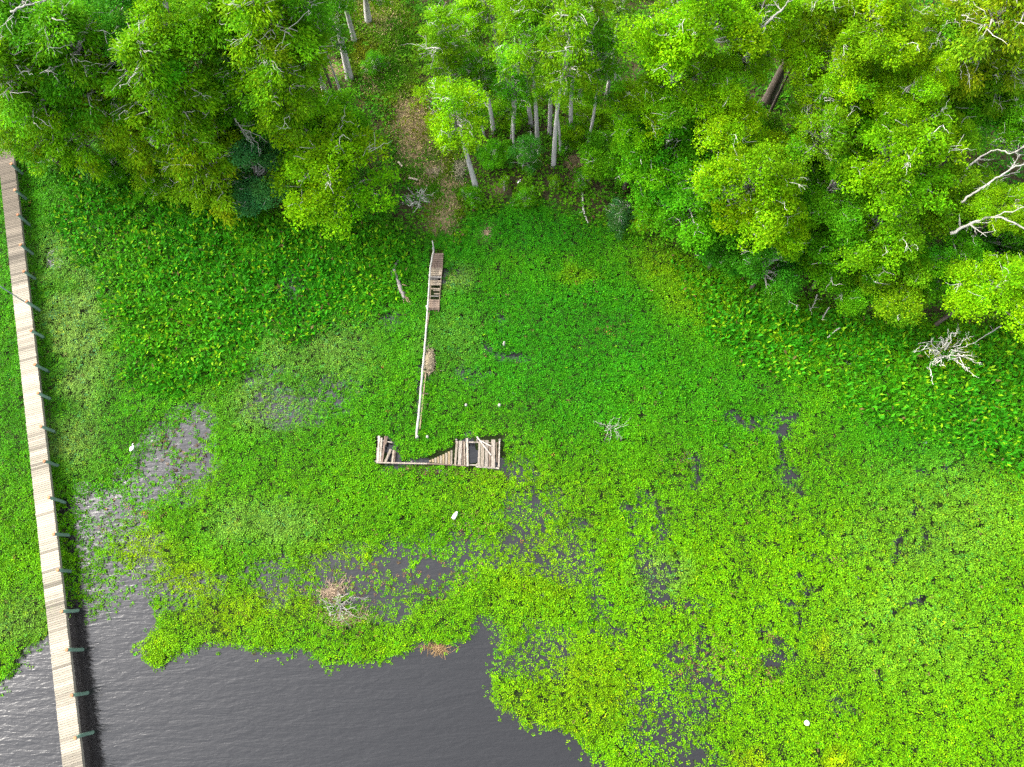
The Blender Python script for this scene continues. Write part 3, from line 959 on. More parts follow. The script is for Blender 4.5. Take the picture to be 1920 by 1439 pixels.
RIGHT = [
    ("hardwood_tree", 1295, 40, 92, 14.5, "broad", "lime", "brightest yellow green crown at the top edge left of the white forked branch"),
    ("hardwood_tree", 1425, 25, 62, 14, "broad", "bright", "bright crown at the top edge around the white forked branch"),
    ("hardwood_tree", 1262, 150, 70, 11, "broad", "fresh", "leafy tree left of the grey leaning trunk in the right wood"),
    ("hardwood_tree", 1350, 215, 68, 10, "broad", "bright", "bright tree right of the grey leaning trunk", ),
    ("hardwood_tree", 1215, 205, 56, 8, "broad", "bright", "yellow green tree on the left edge of the right wood"),
    ("cypress_tree", 1525, 50, 62, 12.5, "feather", "olive", "olive brown feathery tree at the top edge right of the white forked branch"),
    ("hardwood_tree", 1632, 30, 78, 14, "broad", "bright", "bright crown at the top edge left of the feathery corner tree"),
    ("hardwood_tree", 1570, 118, 72, 12, "broad", "bright", "bright crown above the dark bare trunk in the right wood"),
    ("hardwood_tree", 1530, 200, 62, 10.5, "round", "fresh", "smooth crowned tree right of the dark bare trunk"),
    ("hardwood_tree", 1535, 262, 68, 10, "round", "fresh", "smooth yellowish crown at the centre of the right wood"),
    ("hardwood_tree", 1742, 150, 46, 12.5, "broad", "lime", "small bright yellow upper spray on the isolated branch at right"),
    ("hardwood_tree", 1708, 205, 58, 11.5, "broad", "lime", "wide bright yellow lower spray on the isolated branch at right"),
    ("cypress_tree", 1860, 45, 96, 14, "feather", "ochre", "ochre feathery cypress in the top right corner"),
    ("cypress_tree", 1760, 70, 74, 12.5, "feather", "olive", "olive feathery cypress left of the corner cypress"),
    ("cypress_tree", 1890, 135, 60, 11, "feather", "olive", "feathery cypress on the right edge below the corner one"),
    ("hardwood_tree", 1820, 190, 78, 8, "broad", "mid", "shaded green tree below the feathery cypresses at the right"),
    ("hardwood_tree", 1668, 290, 88, 10, "broad", "bright", "big bright tree right of the centre of the right wood"),
    ("hardwood_tree", 1730, 265, 56, 9, "broad", "fresh", "fresh green crown beside the big bright tree, towards the right edge"),
    ("hardwood_tree", 1408, 345, 82, 9, "broad", "bright", "bright tree on the front of the right wood with drooping sprays"),
    ("hardwood_tree", 1470, 420, 56, 6.5, "broad", "bright", "low bright drooping spray hanging over the front of the right wood"),
    ("hardwood_tree", 1555, 350, 62, 8, "broad", "mid", "mid green tree behind the drooping spray"),
    ("hardwood_tree", 1245, 285, 78, 6, "broad", "mid", "mid green tree at the left front of the right wood"),
    ("hardwood_tree", 1300, 370, 82, 5, "broad", "mid", "full green tree behind the yellow ball shaped bush"),
    ("hardwood_tree", 1180, 300, 56, 3.5, "broad", "mid", "low leafy tree beside the bare brown patch"),
    ("hardwood_tree", 1660, 425, 76, 7, "broad", "fresh", "green tree right of the front of the right wood, above the marsh"),
    ("hardwood_tree", 1770, 365, 70, 7.5, "broad", "olive", "dull yellow green tree left of the long white dead limbs"),
    ("hardwood_tree", 1900, 385, 52, 9.5, "broad", "bright", "bright crown on the right edge behind the white dead limbs"),
    ("hardwood_tree", 1860, 545, 76, 7, "broad", "bright", "bright low tree at the lower right end of the wood"),
    ("hardwood_tree", 1790, 500, 56, 5, "broad", "mid", "mid green tree left of the bright low one at the right end"),
    ("hardwood_tree", 1565, 470, 76, 5, "broad", "mid", "shaded green tree on the wood's edge below the centre"),
    ("hardwood_tree", 1440, 495, 60, 3.6, "broad", "deep", "dark low tree at the wood's edge above the marsh"),
    ("hardwood_tree", 1350, 440, 56, 3.6, "broad", "deep", "dark low tree right of the yellow ball shaped bush"),
    ("hardwood_tree", 1690, 535, 66, 3.6, "broad", "olive", "low yellowish tree above the bleached dead bush"),
    ("hardwood_tree", 1610, 540, 50, 3.0, "broad", "mid", "low green tree left of the yellowish one above the dead bush"),
    ("hardwood_tree", 1905, 250, 58, 8.5, "broad", "mid", "shaded tree on the right edge above the dead limbs"),
    ("hardwood_tree", 1850, 440, 70, 4.5, "broad", "deep", "dark tree below the lowest white dead limb"),
    ("hardwood_tree", 1480, 290, 60, 7, "broad", "mid", "mid green tree between the smooth crown and the drooping tree"),
    ("hardwood_tree", 1640, 180, 62, 8.5, "broad", "mid", "darker green tree left of the isolated bright sprays"),
]
for a in RIGHT:
    tree(a[0], a[1], a[2], a[3] * 1.12, *a[4:8], tr=.16, dark=True)
tree("hardwood_tree", 1395, 110, 52, 13, "broad", "fresh", "tree with the grey leaning trunk showing under its crown", base=(1298, 280), tr=.30)
tree("hardwood_tree", 1500, 60, 56, 14, "broad", "mid", "tree with the thick dark bare trunk in the right wood", base=(1438, 192), tr=.52, dark=True)

def shrub(cpx, cpy, rpx, zc, kind, tone, label, squash=.9):
    g0 = ray(cpx, cpy, .6)[0]
    zc = zc * .8 + float(ground_z(g0.x, g0.y)[0])
    tree("shrub", cpx, cpy, rpx, zc, kind, tone, label, cat="shrub", tr=.07, squash=squash, leanamt=.1)
shrub(1163, 402, 34, 1.3, "feather", "teal", "greyish teal shrub with a pale crest left of the yellow ball shaped one")
shrub(1201, 410, 25, 1.3, "round", "bright", "yellow green ball shaped shrub on the edge of the marsh")
shrub(1040, 342, 15, .7, "round", "fresh", "small bright shrub below the clean pale trunk, nearest it")
shrub(945, 342, 13, .6, "round", "fresh", "small shrub left of the little pool with the white bird")
shrub(885, 368, 24, .6, "round", "mid", "green shrub at the foot of the pale leaning trunk")
shrub(985, 370, 26, .6, "round", "mid", "low spreading shrub just below the little pool")
shrub(1092, 335, 22, .8, "round", "mid", "round shrub on the right of the bare brown patch")
for (x_, y_, r_, z_, k_, t_, l_) in ((1098, 232, 42, 1.8, "broad", "fresh", "bright leafy bush between the clean pale trunk and the brownish trunk"),
        (1062, 262, 28, 1.3, "round", "mid", "green bush right beside the clean pale trunk"), (1128, 275, 42, 1.6, "broad", "mid", "spreading bush above the bare brown patch"),
        (955, 205, 34, 1.6, "broad", "fresh", "loose bright bush among the pale stems of the open group"), (1085, 180, 34, 2.2, "broad", "fresh", "bright bush behind the clean pale trunk"),
        (925, 285, 30, .9, "broad", "mid", "low green bush right of the rounded crown's trunk"), (112, 288, 34, 1.0, "feather", "mid", "green reedy bush closest to the boardwalk end"),
        (215, 312, 40, 1.1, "broad", "mid", "leafy bush on the bank under the middle of the left wood"), (305, 338, 40, 1.1, "broad", "fresh", "fresh bush under the broad yellow olive tree"),
        (700, 120, 26, .6, "round", "mid", "small bush on the left side of the grassy path"), (455, 372, 34, .8, "broad", "mid", "low bush between the lowest feathery tree and the big low maple")):
    shrub(x_, y_, r_, z_, k_, t_, l_)
shrub(400, 345, 34, .9, "broad", "deep", "dark low bush under the lowest feathery tree of the left wood")
shrub(170, 300, 30, .8, "feather", "teal", "tuft of bluish reeds right of the boardwalk end")

# ------------------------------------------------------------------ dead wood
def branchy(G, a, b, r0, r1, nside, ln, r, sides=6, sag=0, depth=2, C=1.0, wob=.06):
    L = float(np.linalg.norm(np.asarray(b) - np.asarray(a)))
    P = curve(a, b, sag, 8, wob * L * .35, r)
    G.tube(P, np.linspace(r0, r1, 8), sides, C=np.full(3, C))
    if depth > 0:
        for q in range(nside):
            k = int(r.integers(2, 8))
            d = unit(P[-1] - P[0])
            e = P[k] + (d * r.uniform(.3, 1) + r.normal(0, .65, 3) * np.array([1, 1, .6])) * ln * r.uniform(.5, 1.2)
            branchy(G, P[k], e, max(r1, r0 * .5), r1 * .6, max(2, nside - 1), ln * .55, r, 5, 0, depth - 1, C * r.uniform(.9, 1.15), wob)

def dead_limb(name, pix, zs, r0, r1, label, seed, side=5, ln=1.0, cat="dead branch"):
    r = np.random.default_rng(seed)
    P = [ray(x, y, z)[0] for (x, y), z in zip(pix, zs)]
    o0 = P[0]
    G = Geo()
    A = np.array([p - o0 for p in P], float)
    # smooth path
    t = np.linspace(0, len(A) - 1, 4 * len(A))
    S = np.stack([np.interp(t, np.arange(len(A)), A[:, k]) for k in range(3)], -1)
    S[1:-1] += r.normal(0, .03, S[1:-1].shape)
    G.tube(S, np.linspace(r0, r1, len(S)), 7, C=np.full(3, .8))
    for q in range(side):
        k = int(r.integers(3, len(S)))
        d = unit(S[-1] - S[0])
        e = S[k] + (d * r.uniform(.2, 1) + r.normal(0, .6, 3)) * ln * r.uniform(.5, 1.1)
        branchy(G, S[k], e, r0 * .38, r1 * .35, 3, ln * .5, r, 5, 0, 1, .9)
    T = obj(name, G.mesh(name, (M_TWIG,), True), loc=o0)
    return tag(T, label, cat)

dead_limb("dead_branch", [(1808, 322), (1838, 294), (1868, 280), (1895, 288), (1935, 270)], [9.9, 10.6, 11.2, 11.7, 12.1], .065, .02, "uppermost of the white dead branches at the right edge, with curling twigs", 1, 9, 1.1)
dead_limb("dead_branch", [(1803, 380), (1830, 360), (1872, 332), (1905, 312), (1960, 298)], [9.6, 10.4, 11.2, 11.8, 12.3], .075, .03, "middle of the white dead branches at the right edge, long and straight", 2, 6, .9)
dead_limb("dead_branch", [(1782, 438), (1818, 420), (1852, 408), (1880, 408), (1940, 440)], [8.2, 9.0, 9.7, 10.2, 10.6], .11, .04, "lowest and thickest of the white dead branches at the right edge", 3, 8, 1.2)
dead_limb("dead_branch", [(1410, 75), (1414, 60), (1435, 46), (1452, 30), (1470, 14)], [13.6, 14.2, 14.8, 15.3, 15.8], .09, .05, "white lichened forked branch in the bright crowns at the top edge", 4, 5, 1.0)
dead_limb("dead_branch", [(1388, 92), (1386, 76), (1378, 66)], [13.2, 13.8, 14.2], .07, .03, "short knot of white twigs left of the forked white branch", 5, 9, .55)
dead_limb("dead_branch", [(1690, 180), (1700, 165), (1718, 158)], [12.2, 12.6, 12.8], .06, .03, "bare grey twigs between the two isolated bright sprays", 6, 8, .8)
dead_limb("dead_branch", [(440, 222), (452, 240), (470, 247)], [7.5, 7.2, 7.0], .07, .03, "bare white twigs in the dark gap of the left wood", 7, 9, .9)
dead_limb("dead_branch", [(20, 22), (45, 12), (80, 2)], [15.6, 15.8, 16], .07, .03, "pale bare branch in the top left corner", 8, 9, 1.0)
dead_limb("dead_branch", [(590, 135), (570, 150), (558, 165)], [10.5, 10.4, 10.2], .06, .03, "grey mossy twigs beside the thin leaning stem", 9, 12, .8)
dead_limb("dead_branch", [(560, 340), (572, 335), (578, 325)], [6.6, 6.8, 7.0], .05, .02, "small bare twig on top of the big low maple", 10, 5, .5)
dead_limb("dead_branch", [(826, 92), (812, 90), (798, 92)], [10.5, 10.3, 10.0], .06, .03, "curling dead branch on the thin stem beside the path", 11, 6, .9)
dead_limb("dead_branch", [(1590, 220), (1598, 232), (1612, 236)], [10.2, 10.0, 9.8], .07, .03, "broken grey stub with twigs in the middle of the right wood", 12, 6, .7)

def fallen(name, pix, z, r0, r1, label, seed, cat, side=3, ln=.5, mat=None):
    r = np.random.default_rng(seed)
    P = [ray(x, y, z)[0] for (x, y) in pix]
    o0 = P[0]
    A = np.array([p - o0 for p in P], float)
    t = np.linspace(0, len(A) - 1, 4 * len(A))
    S = np.stack([np.interp(t, np.arange(len(A)), A[:, k]) for k in range(3)], -1)
    S[:, :2] += r.normal(0, .02, (len(S), 2))
    G = Geo()
    G.tube(S, np.linspace(r0, r1, len(S)), 7)
    for q in range(side):
        k = int(r.integers(2, len(S)))
        e = S[k] + np.array([r.normal(0, ln), r.normal(0, ln), r.uniform(.05, .3)])
        G.tube(curve(S[k], e, .05, 5, .04, r), np.linspace(r1 * .8, r1 * .3, 5), 5)
    return tag(obj(name, G.mesh(name, (mat or M_TWIG,), True), loc=o0), label, cat)

# the bleached bush standing in the marsh
def dead_bush(cpx, cpy, label, seed, n, rx, ry, hz, rr0=.045, leafy=0, tint=1.0):
    r = np.random.default_rng(seed)
    c, t_ = ray(cpx, cpy, .15)
    T = thing("dead_shrub", label, "dead shrub", c)
    G = Geo()
    tips = []
    for i in range(n):
        a = i / n * 6.283 + r.normal(0, .25)
        q = r.uniform(.55, 1.0)
        e = np.array([math.cos(a) * rx * q, math.sin(a) * ry * q, hz * r.uniform(.5, 1.1)])
        branchy(G, np.array([r.normal(0, .12), r.normal(0, .12), 0]), e, rr0, .010, 3, .55, r, 6, hz * .35, 2, r.uniform(.7, 1.05) * tint, .16)
        tips.append(e)
    obj("branches", G.mesh("branches", (M_TWIG,), True), T)
    if leafy:
        P = np.repeat(np.array(tips)[r.integers(0, n, leafy)], 22, axis=0)
        P = P * r.uniform(.3, 1.0, (len(P), 1)) + r.normal(0, .16, (len(P), 3)) + np.array([.25, -.15, .1])
        D = unit(r.normal(0, 1, P.shape))
        N = unit(r.normal(0, .4, P.shape) + np.array([0, 0, 1]))
        L = r.uniform(.08, .16, len(P))
        V, F, CC = leaves(P, D, N, L, L * .6, np.array([.15, .22, .006]) * r.uniform(.6, 1.3, (len(P), 1)), .05)
        obj("foliage", mesh_from("foliage", V, F, CC, (M_MARSH,)), T)
    return T
dead_bush(1768, 668, "bleached white dead bush with many bare branches in the marsh at the right", 31, 19, 2.3, 1.7, 1.2, .055, 30, 1.9)
dead_bush(1145, 806, "small bare bleached bush in the middle of the green marsh", 32, 7, .95, .7, .5, .025)
dead_bush(640, 1138, "tan bare brush standing in a heap of dead reeds above the open water", 33, 13, 1.4, 1.0, .5, .028)
dead_bush(785, 378, "pale grey lichened shrub beside the dirt path above the old walkway", 34, 16, .85, .8, .5, .04, 0, 1.9)
fallen("fallen_branch", [(1533, 552), (1528, 568), (1519, 582)], .75, .05, .02, "upper twiggy dead branch lying in the dark marsh plants at the wood's edge", 41, "fallen branch", 8, .35)
fallen("fallen_branch", [(1555, 576), (1546, 590), (1541, 600)], .75, .05, .02, "dead branch lying just right of the twiggy one at the wood's edge", 42, "fallen branch", 6, .3)
fallen("fallen_branch", [(1575, 615), (1562, 624), (1552, 633)], .75, .045, .03, "short straight pale stick lying in the dark marsh plants", 43, "fallen branch", 0)
fallen("fallen_branch", [(1876, 612), (1850, 628), (1825, 644)], .8, .05, .02, "long grey stick below the bright low tree at the right end of the wood", 44, "fallen branch", 3, .4)
fallen("fallen_branch", [(1092, 360), (1093, 385), (1096, 402), (1103, 418)], .55, .10, .04, "crooked pale branch lying on the bank left of the teal shrub", 45, "fallen branch", 1, .2)
fallen("fallen_branch", [(352, 356), (358, 362), (363, 368)], .7, .05, .04, "short pale stick under the lowest feathery tree", 46, "fallen branch", 0)
fallen("fallen_branch", [(1068, 182), (1073, 196), (1077, 210)], .9, .13, .10, "reddish brown log lying behind the clean pale trunk", 47, "fallen log", 0, mat=M_STRAW)

# driftwood log with split roots, left of the old walkway
r = np.random.default_rng(51)
def zp(zx, zy):            # pixel of the enlarged study crop at (690,440), scale 6.854
    return (690 + zx / 6.854, 440 + zy / 6.854)
o0 = ray(*zp(340, 430), .3)[0]
def lp_(pts, z=.34):
    A = np.array([ray(*zp(*p), z)[0] - o0 for p in pts], float)
    t = np.linspace(0, len(A) - 1, 4 * len(A))
    S = np.stack([np.interp(t, np.arange(len(A)), A[:, k]) for k in range(3)], -1)
    S[1:-1] += r.normal(0, .018, S[1:-1].shape)
    return S
T = thing("driftwood_log", "grey bleached driftwood log with split brown end left of the old walkway", "log", o0)
G = Geo()
S = lp_([(392, 330), (362, 380), (338, 440), (362, 530), (400, 640), (430, 730), (470, 820)])
G.tube(S, np.interp(np.linspace(0, 1, len(S)), [0, .2, .5, .8, 1], [.03, .11, .12, .17, .10]), 8, C=(.55, .52, .50))
S = lp_([(345, 430), (312, 465), (300, 500), (312, 548)], .38)
G.tube(S, np.linspace(.09, .03, len(S)), 6, C=(.7, .68, .66))
obj("trunk", G.mesh("log_trunk", (M_BARK,), True), T)
G = Geo()
for pts, r0 in (([(400, 640), (450, 740), (520, 840), (585, 915)], .07), ([(420, 700), (440, 790), (470, 890)], .07), ([(440, 640), (500, 660)], .06), ([(430, 720), (500, 850), (560, 920)], .05), ([(395, 650), (380, 720)], .05),
                ([(450, 760), (530, 890)], .045), ([(440, 700), (480, 760)], .06)):
    S = lp_(pts, .30)
    G.tube(S, np.linspace(r0, .02, len(S)), 6, C=(1.1, .8, .65))
obj("roots", G.mesh("log_roots", (M_OLDWOOD,), True), T)

# ------------------------------------------------------------------ straw heaps
def straw(cpx, cpy, rx, ry, hz, n, label, seed, z0=.25, name="dead_reeds", tint=(1, 1, 1), L=(.25, .6)):
    r = np.random.default_rng(seed)
    c, t_ = ray(cpx, cpy, z0)
    G = Geo()
    a, q = r.uniform(0, 6.283, n), np.abs(r.normal(0, .5, n))
    q = q * (1 + .35 * np.sin(2 * a + seed) + .2 * np.sin(3 * a + 2 * seed) + .15 * np.sin(7 * a))
    for i in range(n):
        p = np.array([math.cos(a[i]) * rx * q[i], math.sin(a[i]) * ry * q[i], hz * max(0, 1 - q[i] ** 2) * r.uniform(.2, 1)])
        th = r.uniform(0, 6.283)
        d = np.array([math.cos(th), math.sin(th), r.normal(0, .25)]) * r.uniform(*L) * .5
        G.tube([p - d, p + d * .1 + np.array([0, 0, .03]), p + d], (.013, .014, .007), 4, C=np.array(tint) * r.uniform(.6, 1.4))
    return tag(obj(name, G.mesh(name, (M_STRAW,)), loc=c), label, "dead reeds")
straw(806, 677, .42, .82, .22, 620, "tan heap of dead reeds lying beside the long pale rail", 61)
straw(625, 1112, 1.3, .9, .10, 420, "flat patch of brown dead reeds floating behind the bare brush", 62, .05, tint=(.8, .72, .75))
straw(648, 1160, 1.5, .38, .16, 420, "tangle of tan dead reeds at the foot of the bare brush, along the open water", 63, .08, tint=(1, .92, .85), L=(.4, 1.0))
straw(815, 886, 1.5, .22, .12, 420, "dark brown drift of dead stems floating along the front of the broken platform", 64, .05, tint=(.30, .22, .20), L=(.15, .4))
straw(905, 892, 1.6, .20, .08, 260, "brown drift of dead stems below the right end of the broken platform", 65, .05, tint=(.38, .26, .24), L=(.15, .4))
straw(820, 1215, 1.0, .25, .06, 120, "thin brown stems floating at the edge of the mat above the open water", 66, .04, tint=(.7, .55, .4), L=(.4, 1.1))
straw(865, 318, .9, 1.1, .35, 260, "dry grey grass tussock beside the pale leaning trunk", 67, .55, name="dry_grass", tint=(.75, .85, .8), L=(.4, .9))
straw(912, 438, .5, .5, .1, 130, "small patch of dry straw on the bank right of the path", 68, .3, tint=(.8, .75, .7))
straw(815, 322, .7, .5, .12, 220, "ring of pale dry grass on the dirt path", 69, .55, name="dry_grass", tint=(.95, .95, .9), L=(.3, .7))

# ------------------------------------------------------------------ the long boardwalk at the left
DZ = 1.15
e0, e1 = ray(22, 268, DZ)[0], ray(155, 1439, DZ)[0]        # right edge
ax = (e1 - e0).normalized()
side = Vector((ax.y, -ax.x, 0))
if side.x > 0: side = -side                                 # towards the left edge
WID = (ray(118, 1439, DZ)[0] - e1).dot(side)
a0 = e0 - ax * 14.0
total = (e1 - a0).length + 9.0
bw = thing("boardwalk", "long straight pale plank boardwalk running out over the marsh at the left", "boardwalk", (a0.x, a0.y, 0), math.atan2(ax.y, ax.x))
# local frame: +X along the walk (away from the bank); the left edge lies at local y = s*WID
loc_side = 1 if Vector((-ax.y, ax.x, 0)).dot(side) > 0 else -1
r = np.random.default_rng(81)
G = Geo()
pitch = .145
nb = int(total / pitch)
sec = grp = 0
for i in range(nb):
    x = i * pitch
    j0, j1 = r.normal(0, .008), r.normal(0, .008)
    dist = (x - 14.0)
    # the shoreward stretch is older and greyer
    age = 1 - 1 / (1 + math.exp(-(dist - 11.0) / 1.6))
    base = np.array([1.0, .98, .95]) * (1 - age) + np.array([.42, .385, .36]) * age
    if i % 17 == 0: sec = r.uniform(-.13, .08)
    grp = .72 * grp + r.normal(0, .085)
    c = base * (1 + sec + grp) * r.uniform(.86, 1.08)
    if r.random() < .09: c = c * .62
    zt = DZ + r.normal(0, .004)
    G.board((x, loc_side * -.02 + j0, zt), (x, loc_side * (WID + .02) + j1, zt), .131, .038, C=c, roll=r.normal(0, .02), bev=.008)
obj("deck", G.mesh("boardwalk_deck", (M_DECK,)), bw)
for nm, y in (("edge_beam", .03), ("edge_beam", WID - .03), ("edge_beam", WID * .5)):
    G = Geo()
    x = 0
    while x < total:
        G.board((x, loc_side * y, DZ - .045), (min(x + 3.66, total) - .004, loc_side * y, DZ - .045), .05, .24, C=np.full(3, r.uniform(.55, .75)))
        x += 3.66
    obj(nm, G.mesh("edge_beam", (M_DECK,)), bw)
pile_py = [(37, 308), (36, 356), (38, 403), (40, 459), (42, 509), (45, 566), (54, 620), (63, 683), (68, 737), (75, 800), (82, 866), (88, 933), (96, 1001), (106, 1070), (113, 1147), (120, 1219), (132, 1304), (143, 1384)]
Rz = math.atan2(ax.y, ax.x)
def pile(x_along, ztop, lean):
    g = Geo()
    y = loc_side * -.14
    b0 = np.array([x_along + lean[0], y + lean[1] * 0 - loc_side * .05, -1.0])
    b1 = np.array([x_along, y, ztop])
    P = curve(b0, b1, 0, 6, .012, r)
    g.tube(P, np.linspace(.125, .105, 6), 10, C=np.full(3, r.uniform(.8, 1.25)))
    p = obj("piling", g.mesh("piling", (M_PILE,), True), bw)
    g = Geo()
    d = (P[-1] - P[-2]); d = d / np.linalg.norm(d)
    g.tube([P[-1] - d * .01, P[-1] + d * .035], [.111, .098], 10, C=np.full(3, r.uniform(.7, 1.2)))
    obj("piling_top", g.mesh("piling_top", (M_PILETOP,)), p)
xs_p = []
for (qx, qy) in pile_py:
    # where the sight line at this picture row meets the walk's side plane at the pile-top height
    zt = 1.72
    best = min((abs(proj(*(a0 + ax * s - side * .14).xy, zt)[1] - qy), s) for s in np.arange(0, total, .05))
    xs_p.append((best[1], zt + r.normal(0, .06)))
xs_p += [(xs_p[-1][0] + 2.5, 1.7), (xs_p[0][0] - 2.5, 1.7), (xs_p[0][0] - 5.0, 1.7)]
for s, zt in xs_p:
    pile(s, zt, (r.normal(0, .10), 0))

# slender pole standing by the sixth piling
pb = ray(47, 567, DZ + .4)[0]
T = obj("pole", None, loc=(pb.x, pb.y, 0))
tag(T, "thin blue grey pole standing upright at the boardwalk, leaning out of the left edge", "pole")
G = Geo()
G.tube([(0, 0, DZ + .003), (.0, 0, 3.2), (0.0, 0, 6.4)], [.045, .04, .033], 8)
obj("shaft", G.mesh("pole_shaft", (M_POLE,), True), T)
G = Geo()
G.tube([(.06, .05, DZ + .003), (.06, .05, DZ + .5)], [.07, .07], 10)
obj("foot", G.mesh("pole_foot", (M_FLOAT,)), T)

# ------------------------------------------------------------------ the ruined walkway
r = np.random.default_rng(91)
WZ = .55
def wp(zx, zy, z=WZ):
    return ray(690 + zx / 6.854, 440 + zy / 6.854, z)[0]
org = wp(815, 240, 0)
rw = thing("ruined_walkway", "remains of an old narrow plank walkway with missing boards and one long pale rail", "walkway", (org.x, org.y, 0))
def L(p):
    return (p.x - org.x, p.y - org.y, p.z)
G = Geo()
pts = [L(ray(813, 470, 1.05)[0]), L(ray(807, 500, 1.0)[0]), L(ray(804, 545, .95)[0]), L(ray(797, 645, .9)[0]), L(ray(792, 695, .9)[0]), L(ray(787, 755, .8)[0]), L(ray(781, 822, .62)[0])]
t = np.linspace(0, 6, 30)
A = np.array(pts)
S = np.stack([np.interp(t, np.arange(7), A[:, k]) for k in range(3)], -1)
S[1:-1, :2] += r.normal(0, .012, (28, 2))
G.tube(S, np.linspace(.055, .085, 30), 8, C=(1.0, 1.0, 1.0))
obj("rail", G.mesh("walkway_rail", (M_TWIG,), True), rw)
for (x_, y_) in ((812, 470), (805, 520), (800, 578), (795, 655), (789, 735), (782, 818)):
    g = Geo()
    p = L(ray(x_ + 1, y_ + 1, .5)[0])
    g.tube([(p[0], p[1], -.6), (p[0], p[1], 1.0 if y_ < 600 else .75)], [.07, .06], 8, C=np.full(3, r.uniform(.7, 1.1)))
    obj("post", g.mesh("walkway_post", (M_BARK,), True), rw)
g = Geo()
p = L(ray(811.5, 456, 1.2)[0])
g.tube([(p[0], p[1] - .1, -.3), (p[0], p[1], 1.5)], [.05, .04], 8, C=(1.1, 1.1, 1.1))
obj("post", g.mesh("walkway_post", (M_BARK,), True), rw)
# cross boards: (top y, bottom y, left x, right x, colour) in the study crop
BR, TN, GY = (.56, .45, .40), (.95, .86, .72), (.85, .85, .86)
rows = []
yy = 242
while yy < 412:
    rows.append((yy, yy + 24, 818 - (yy - 242) * .10, 968 - (yy - 242) * .05, tuple(np.array(BR) * r.uniform(.75, 1.25)))); yy += 27
yy = 420
while yy < 505:
    rows.append((yy, yy + 24, 808 - (yy - 420) * .1, 957 - (yy - 420) * .12, tuple(np.array(TN) * r.uniform(.75, 1.15)))); yy += 28
rows += [(534, 557, 800, 946, GY), (566, 582, 800, 900, tuple(np.array(GY) * .55)), (590, 612, 798, 942, TN), (617, 652, 795, 938, TN), (688, 706, 800, 930, TN), (708, 724, 840, 925, tuple(np.array(TN) * .8)), (752, 768, 850, 920, TN), (788, 800, 795, 910, GY)]
yy = 836
while yy < 955:
    rows.append((yy, yy + 24, 778 - (yy - 836) * .05, 920 - (yy - 836) * .02, tuple(np.array((.68, .56, .49)) * r.uniform(.8, 1.2)))); yy += 27
for (ya, yb, xa, xb, c) in rows:
    p, q = L(wp(xa, (ya + yb) / 2 + r.normal(0, 1.5))), L(wp(xb, (ya + yb) / 2 + r.normal(0, 1.5)))
    w = (yb - ya) / 6.854 * ray(820, 520, WZ)[1] / FPX * 1.12
    g = Geo()
    g.board(p, q, w, .04, C=c, roll=r.normal(0, .05), bev=.006)
    obj("plank", g.mesh("walkway_plank", (M_OLDWOOD,)), rw)
for pa, pb_ in (((826, 236), (790, 980)), ((964, 240), (905, 990)), ((786, 1000), (720, 1430))):
    g = Geo()
    g.board(L(wp(*pa, WZ - .045)), L(wp(*pb_, WZ - .045)), .06, .16, C=(.75, .65, .5))
    obj("beam", g.mesh("walkway_beam", (M_OLDWOOD,)), rw)
g = Geo()
g.board(L(ray(798, 700, .4)[0]), L(ray(787, 805, .35)[0]), .07, .15, C=(1.0, .85, .6))
obj("beam", g.mesh("walkway_beam", (M_OLDWOOD,)), rw)
for y_ in (738, 757):
    g = Geo()
    g.board(L(ray(791, y_, .36)[0]), L(ray(803, y_ + 1, .36)[0]), .10, .05, C=(.7, .55, .5))
    obj("beam", g.mesh("walkway_beam", (M_OLDWOOD,)), rw)

# ------------------------------------------------------------------ the broken platform at its end
PZ = .50
def pp(zx, zy, z=PZ):
    return ray(690 + zx / 5.757, 650 + zy / 5.757, z)[0]
org = pp(760, 1150, 0)
pf = thing("broken_platform", "broken wooden dock platform with gaps and tilted grey boards, half swallowed by plants", "platform", (org.x, org.y, 0))
SCL = ray(820, 850, PZ)[1] / FPX / 5.757 * .9
GR, LG, DK, TA, YT = (1.0, .97, .92), (1.2, 1.18, 1.12), (.5, .42, .36), (.88, .83, .74), (.88, .76, .52)
planks = [((120, 965), (106, 1246), 24, LG), ((146, 985), (130, 1246), 24, GR), ((186, 965), (152, 1246), 22, (.62, .5, .45)), ((206, 970), (190, 1060), 16, DK),
          ((246, 1108), (186, 1246), 28, TA), ((276, 1118), (262, 1246), 22, TA), ((292, 1125), (286, 1246), 12, DK), ((98, 1090), (94, 1250), 10, GR),
          ((668, 1228), (674, 1246), 22, YT), ((698, 1215), (702, 1250), 24, YT), ((728, 1202), (730, 1254), 24, TA), ((757, 1190), (760, 1258), 24, YT), ((786, 1178), (788, 1262), 26, TA), ((815, 1164), (816, 1266), 24, YT), ((845, 1148), (846, 1270), 26, TA),
          ((874, 1132), (875, 1272), 24, YT), ((902, 1118), (900, 1275), 22, TA),
          ((962, 1020), (940, 1276), 26, TA), ((1000, 1018), (988, 1274), 40, GR), ((1032, 1018), (1022, 1274), 14, DK), ((1044, 1025), (1040, 1280), 12, TA), ((1068, 990), (1076, 1290), 26, LG), ((1050, 1150), (1050, 1286), 14, DK),
          ((1206, 1030), (1196, 1292), 26, GR), ((1240, 1010), (1232, 1298), 40, TA), ((1284, 1012), (1278, 1302), 40, GR), ((1316, 1060), (1312, 1305), 22, DK), ((1352, 1005), (1350, 1310), 48, GR), ((1386, 1040), (1394, 1250), 14, DK), ((1420, 1018), (1412, 1304), 16, LG)]
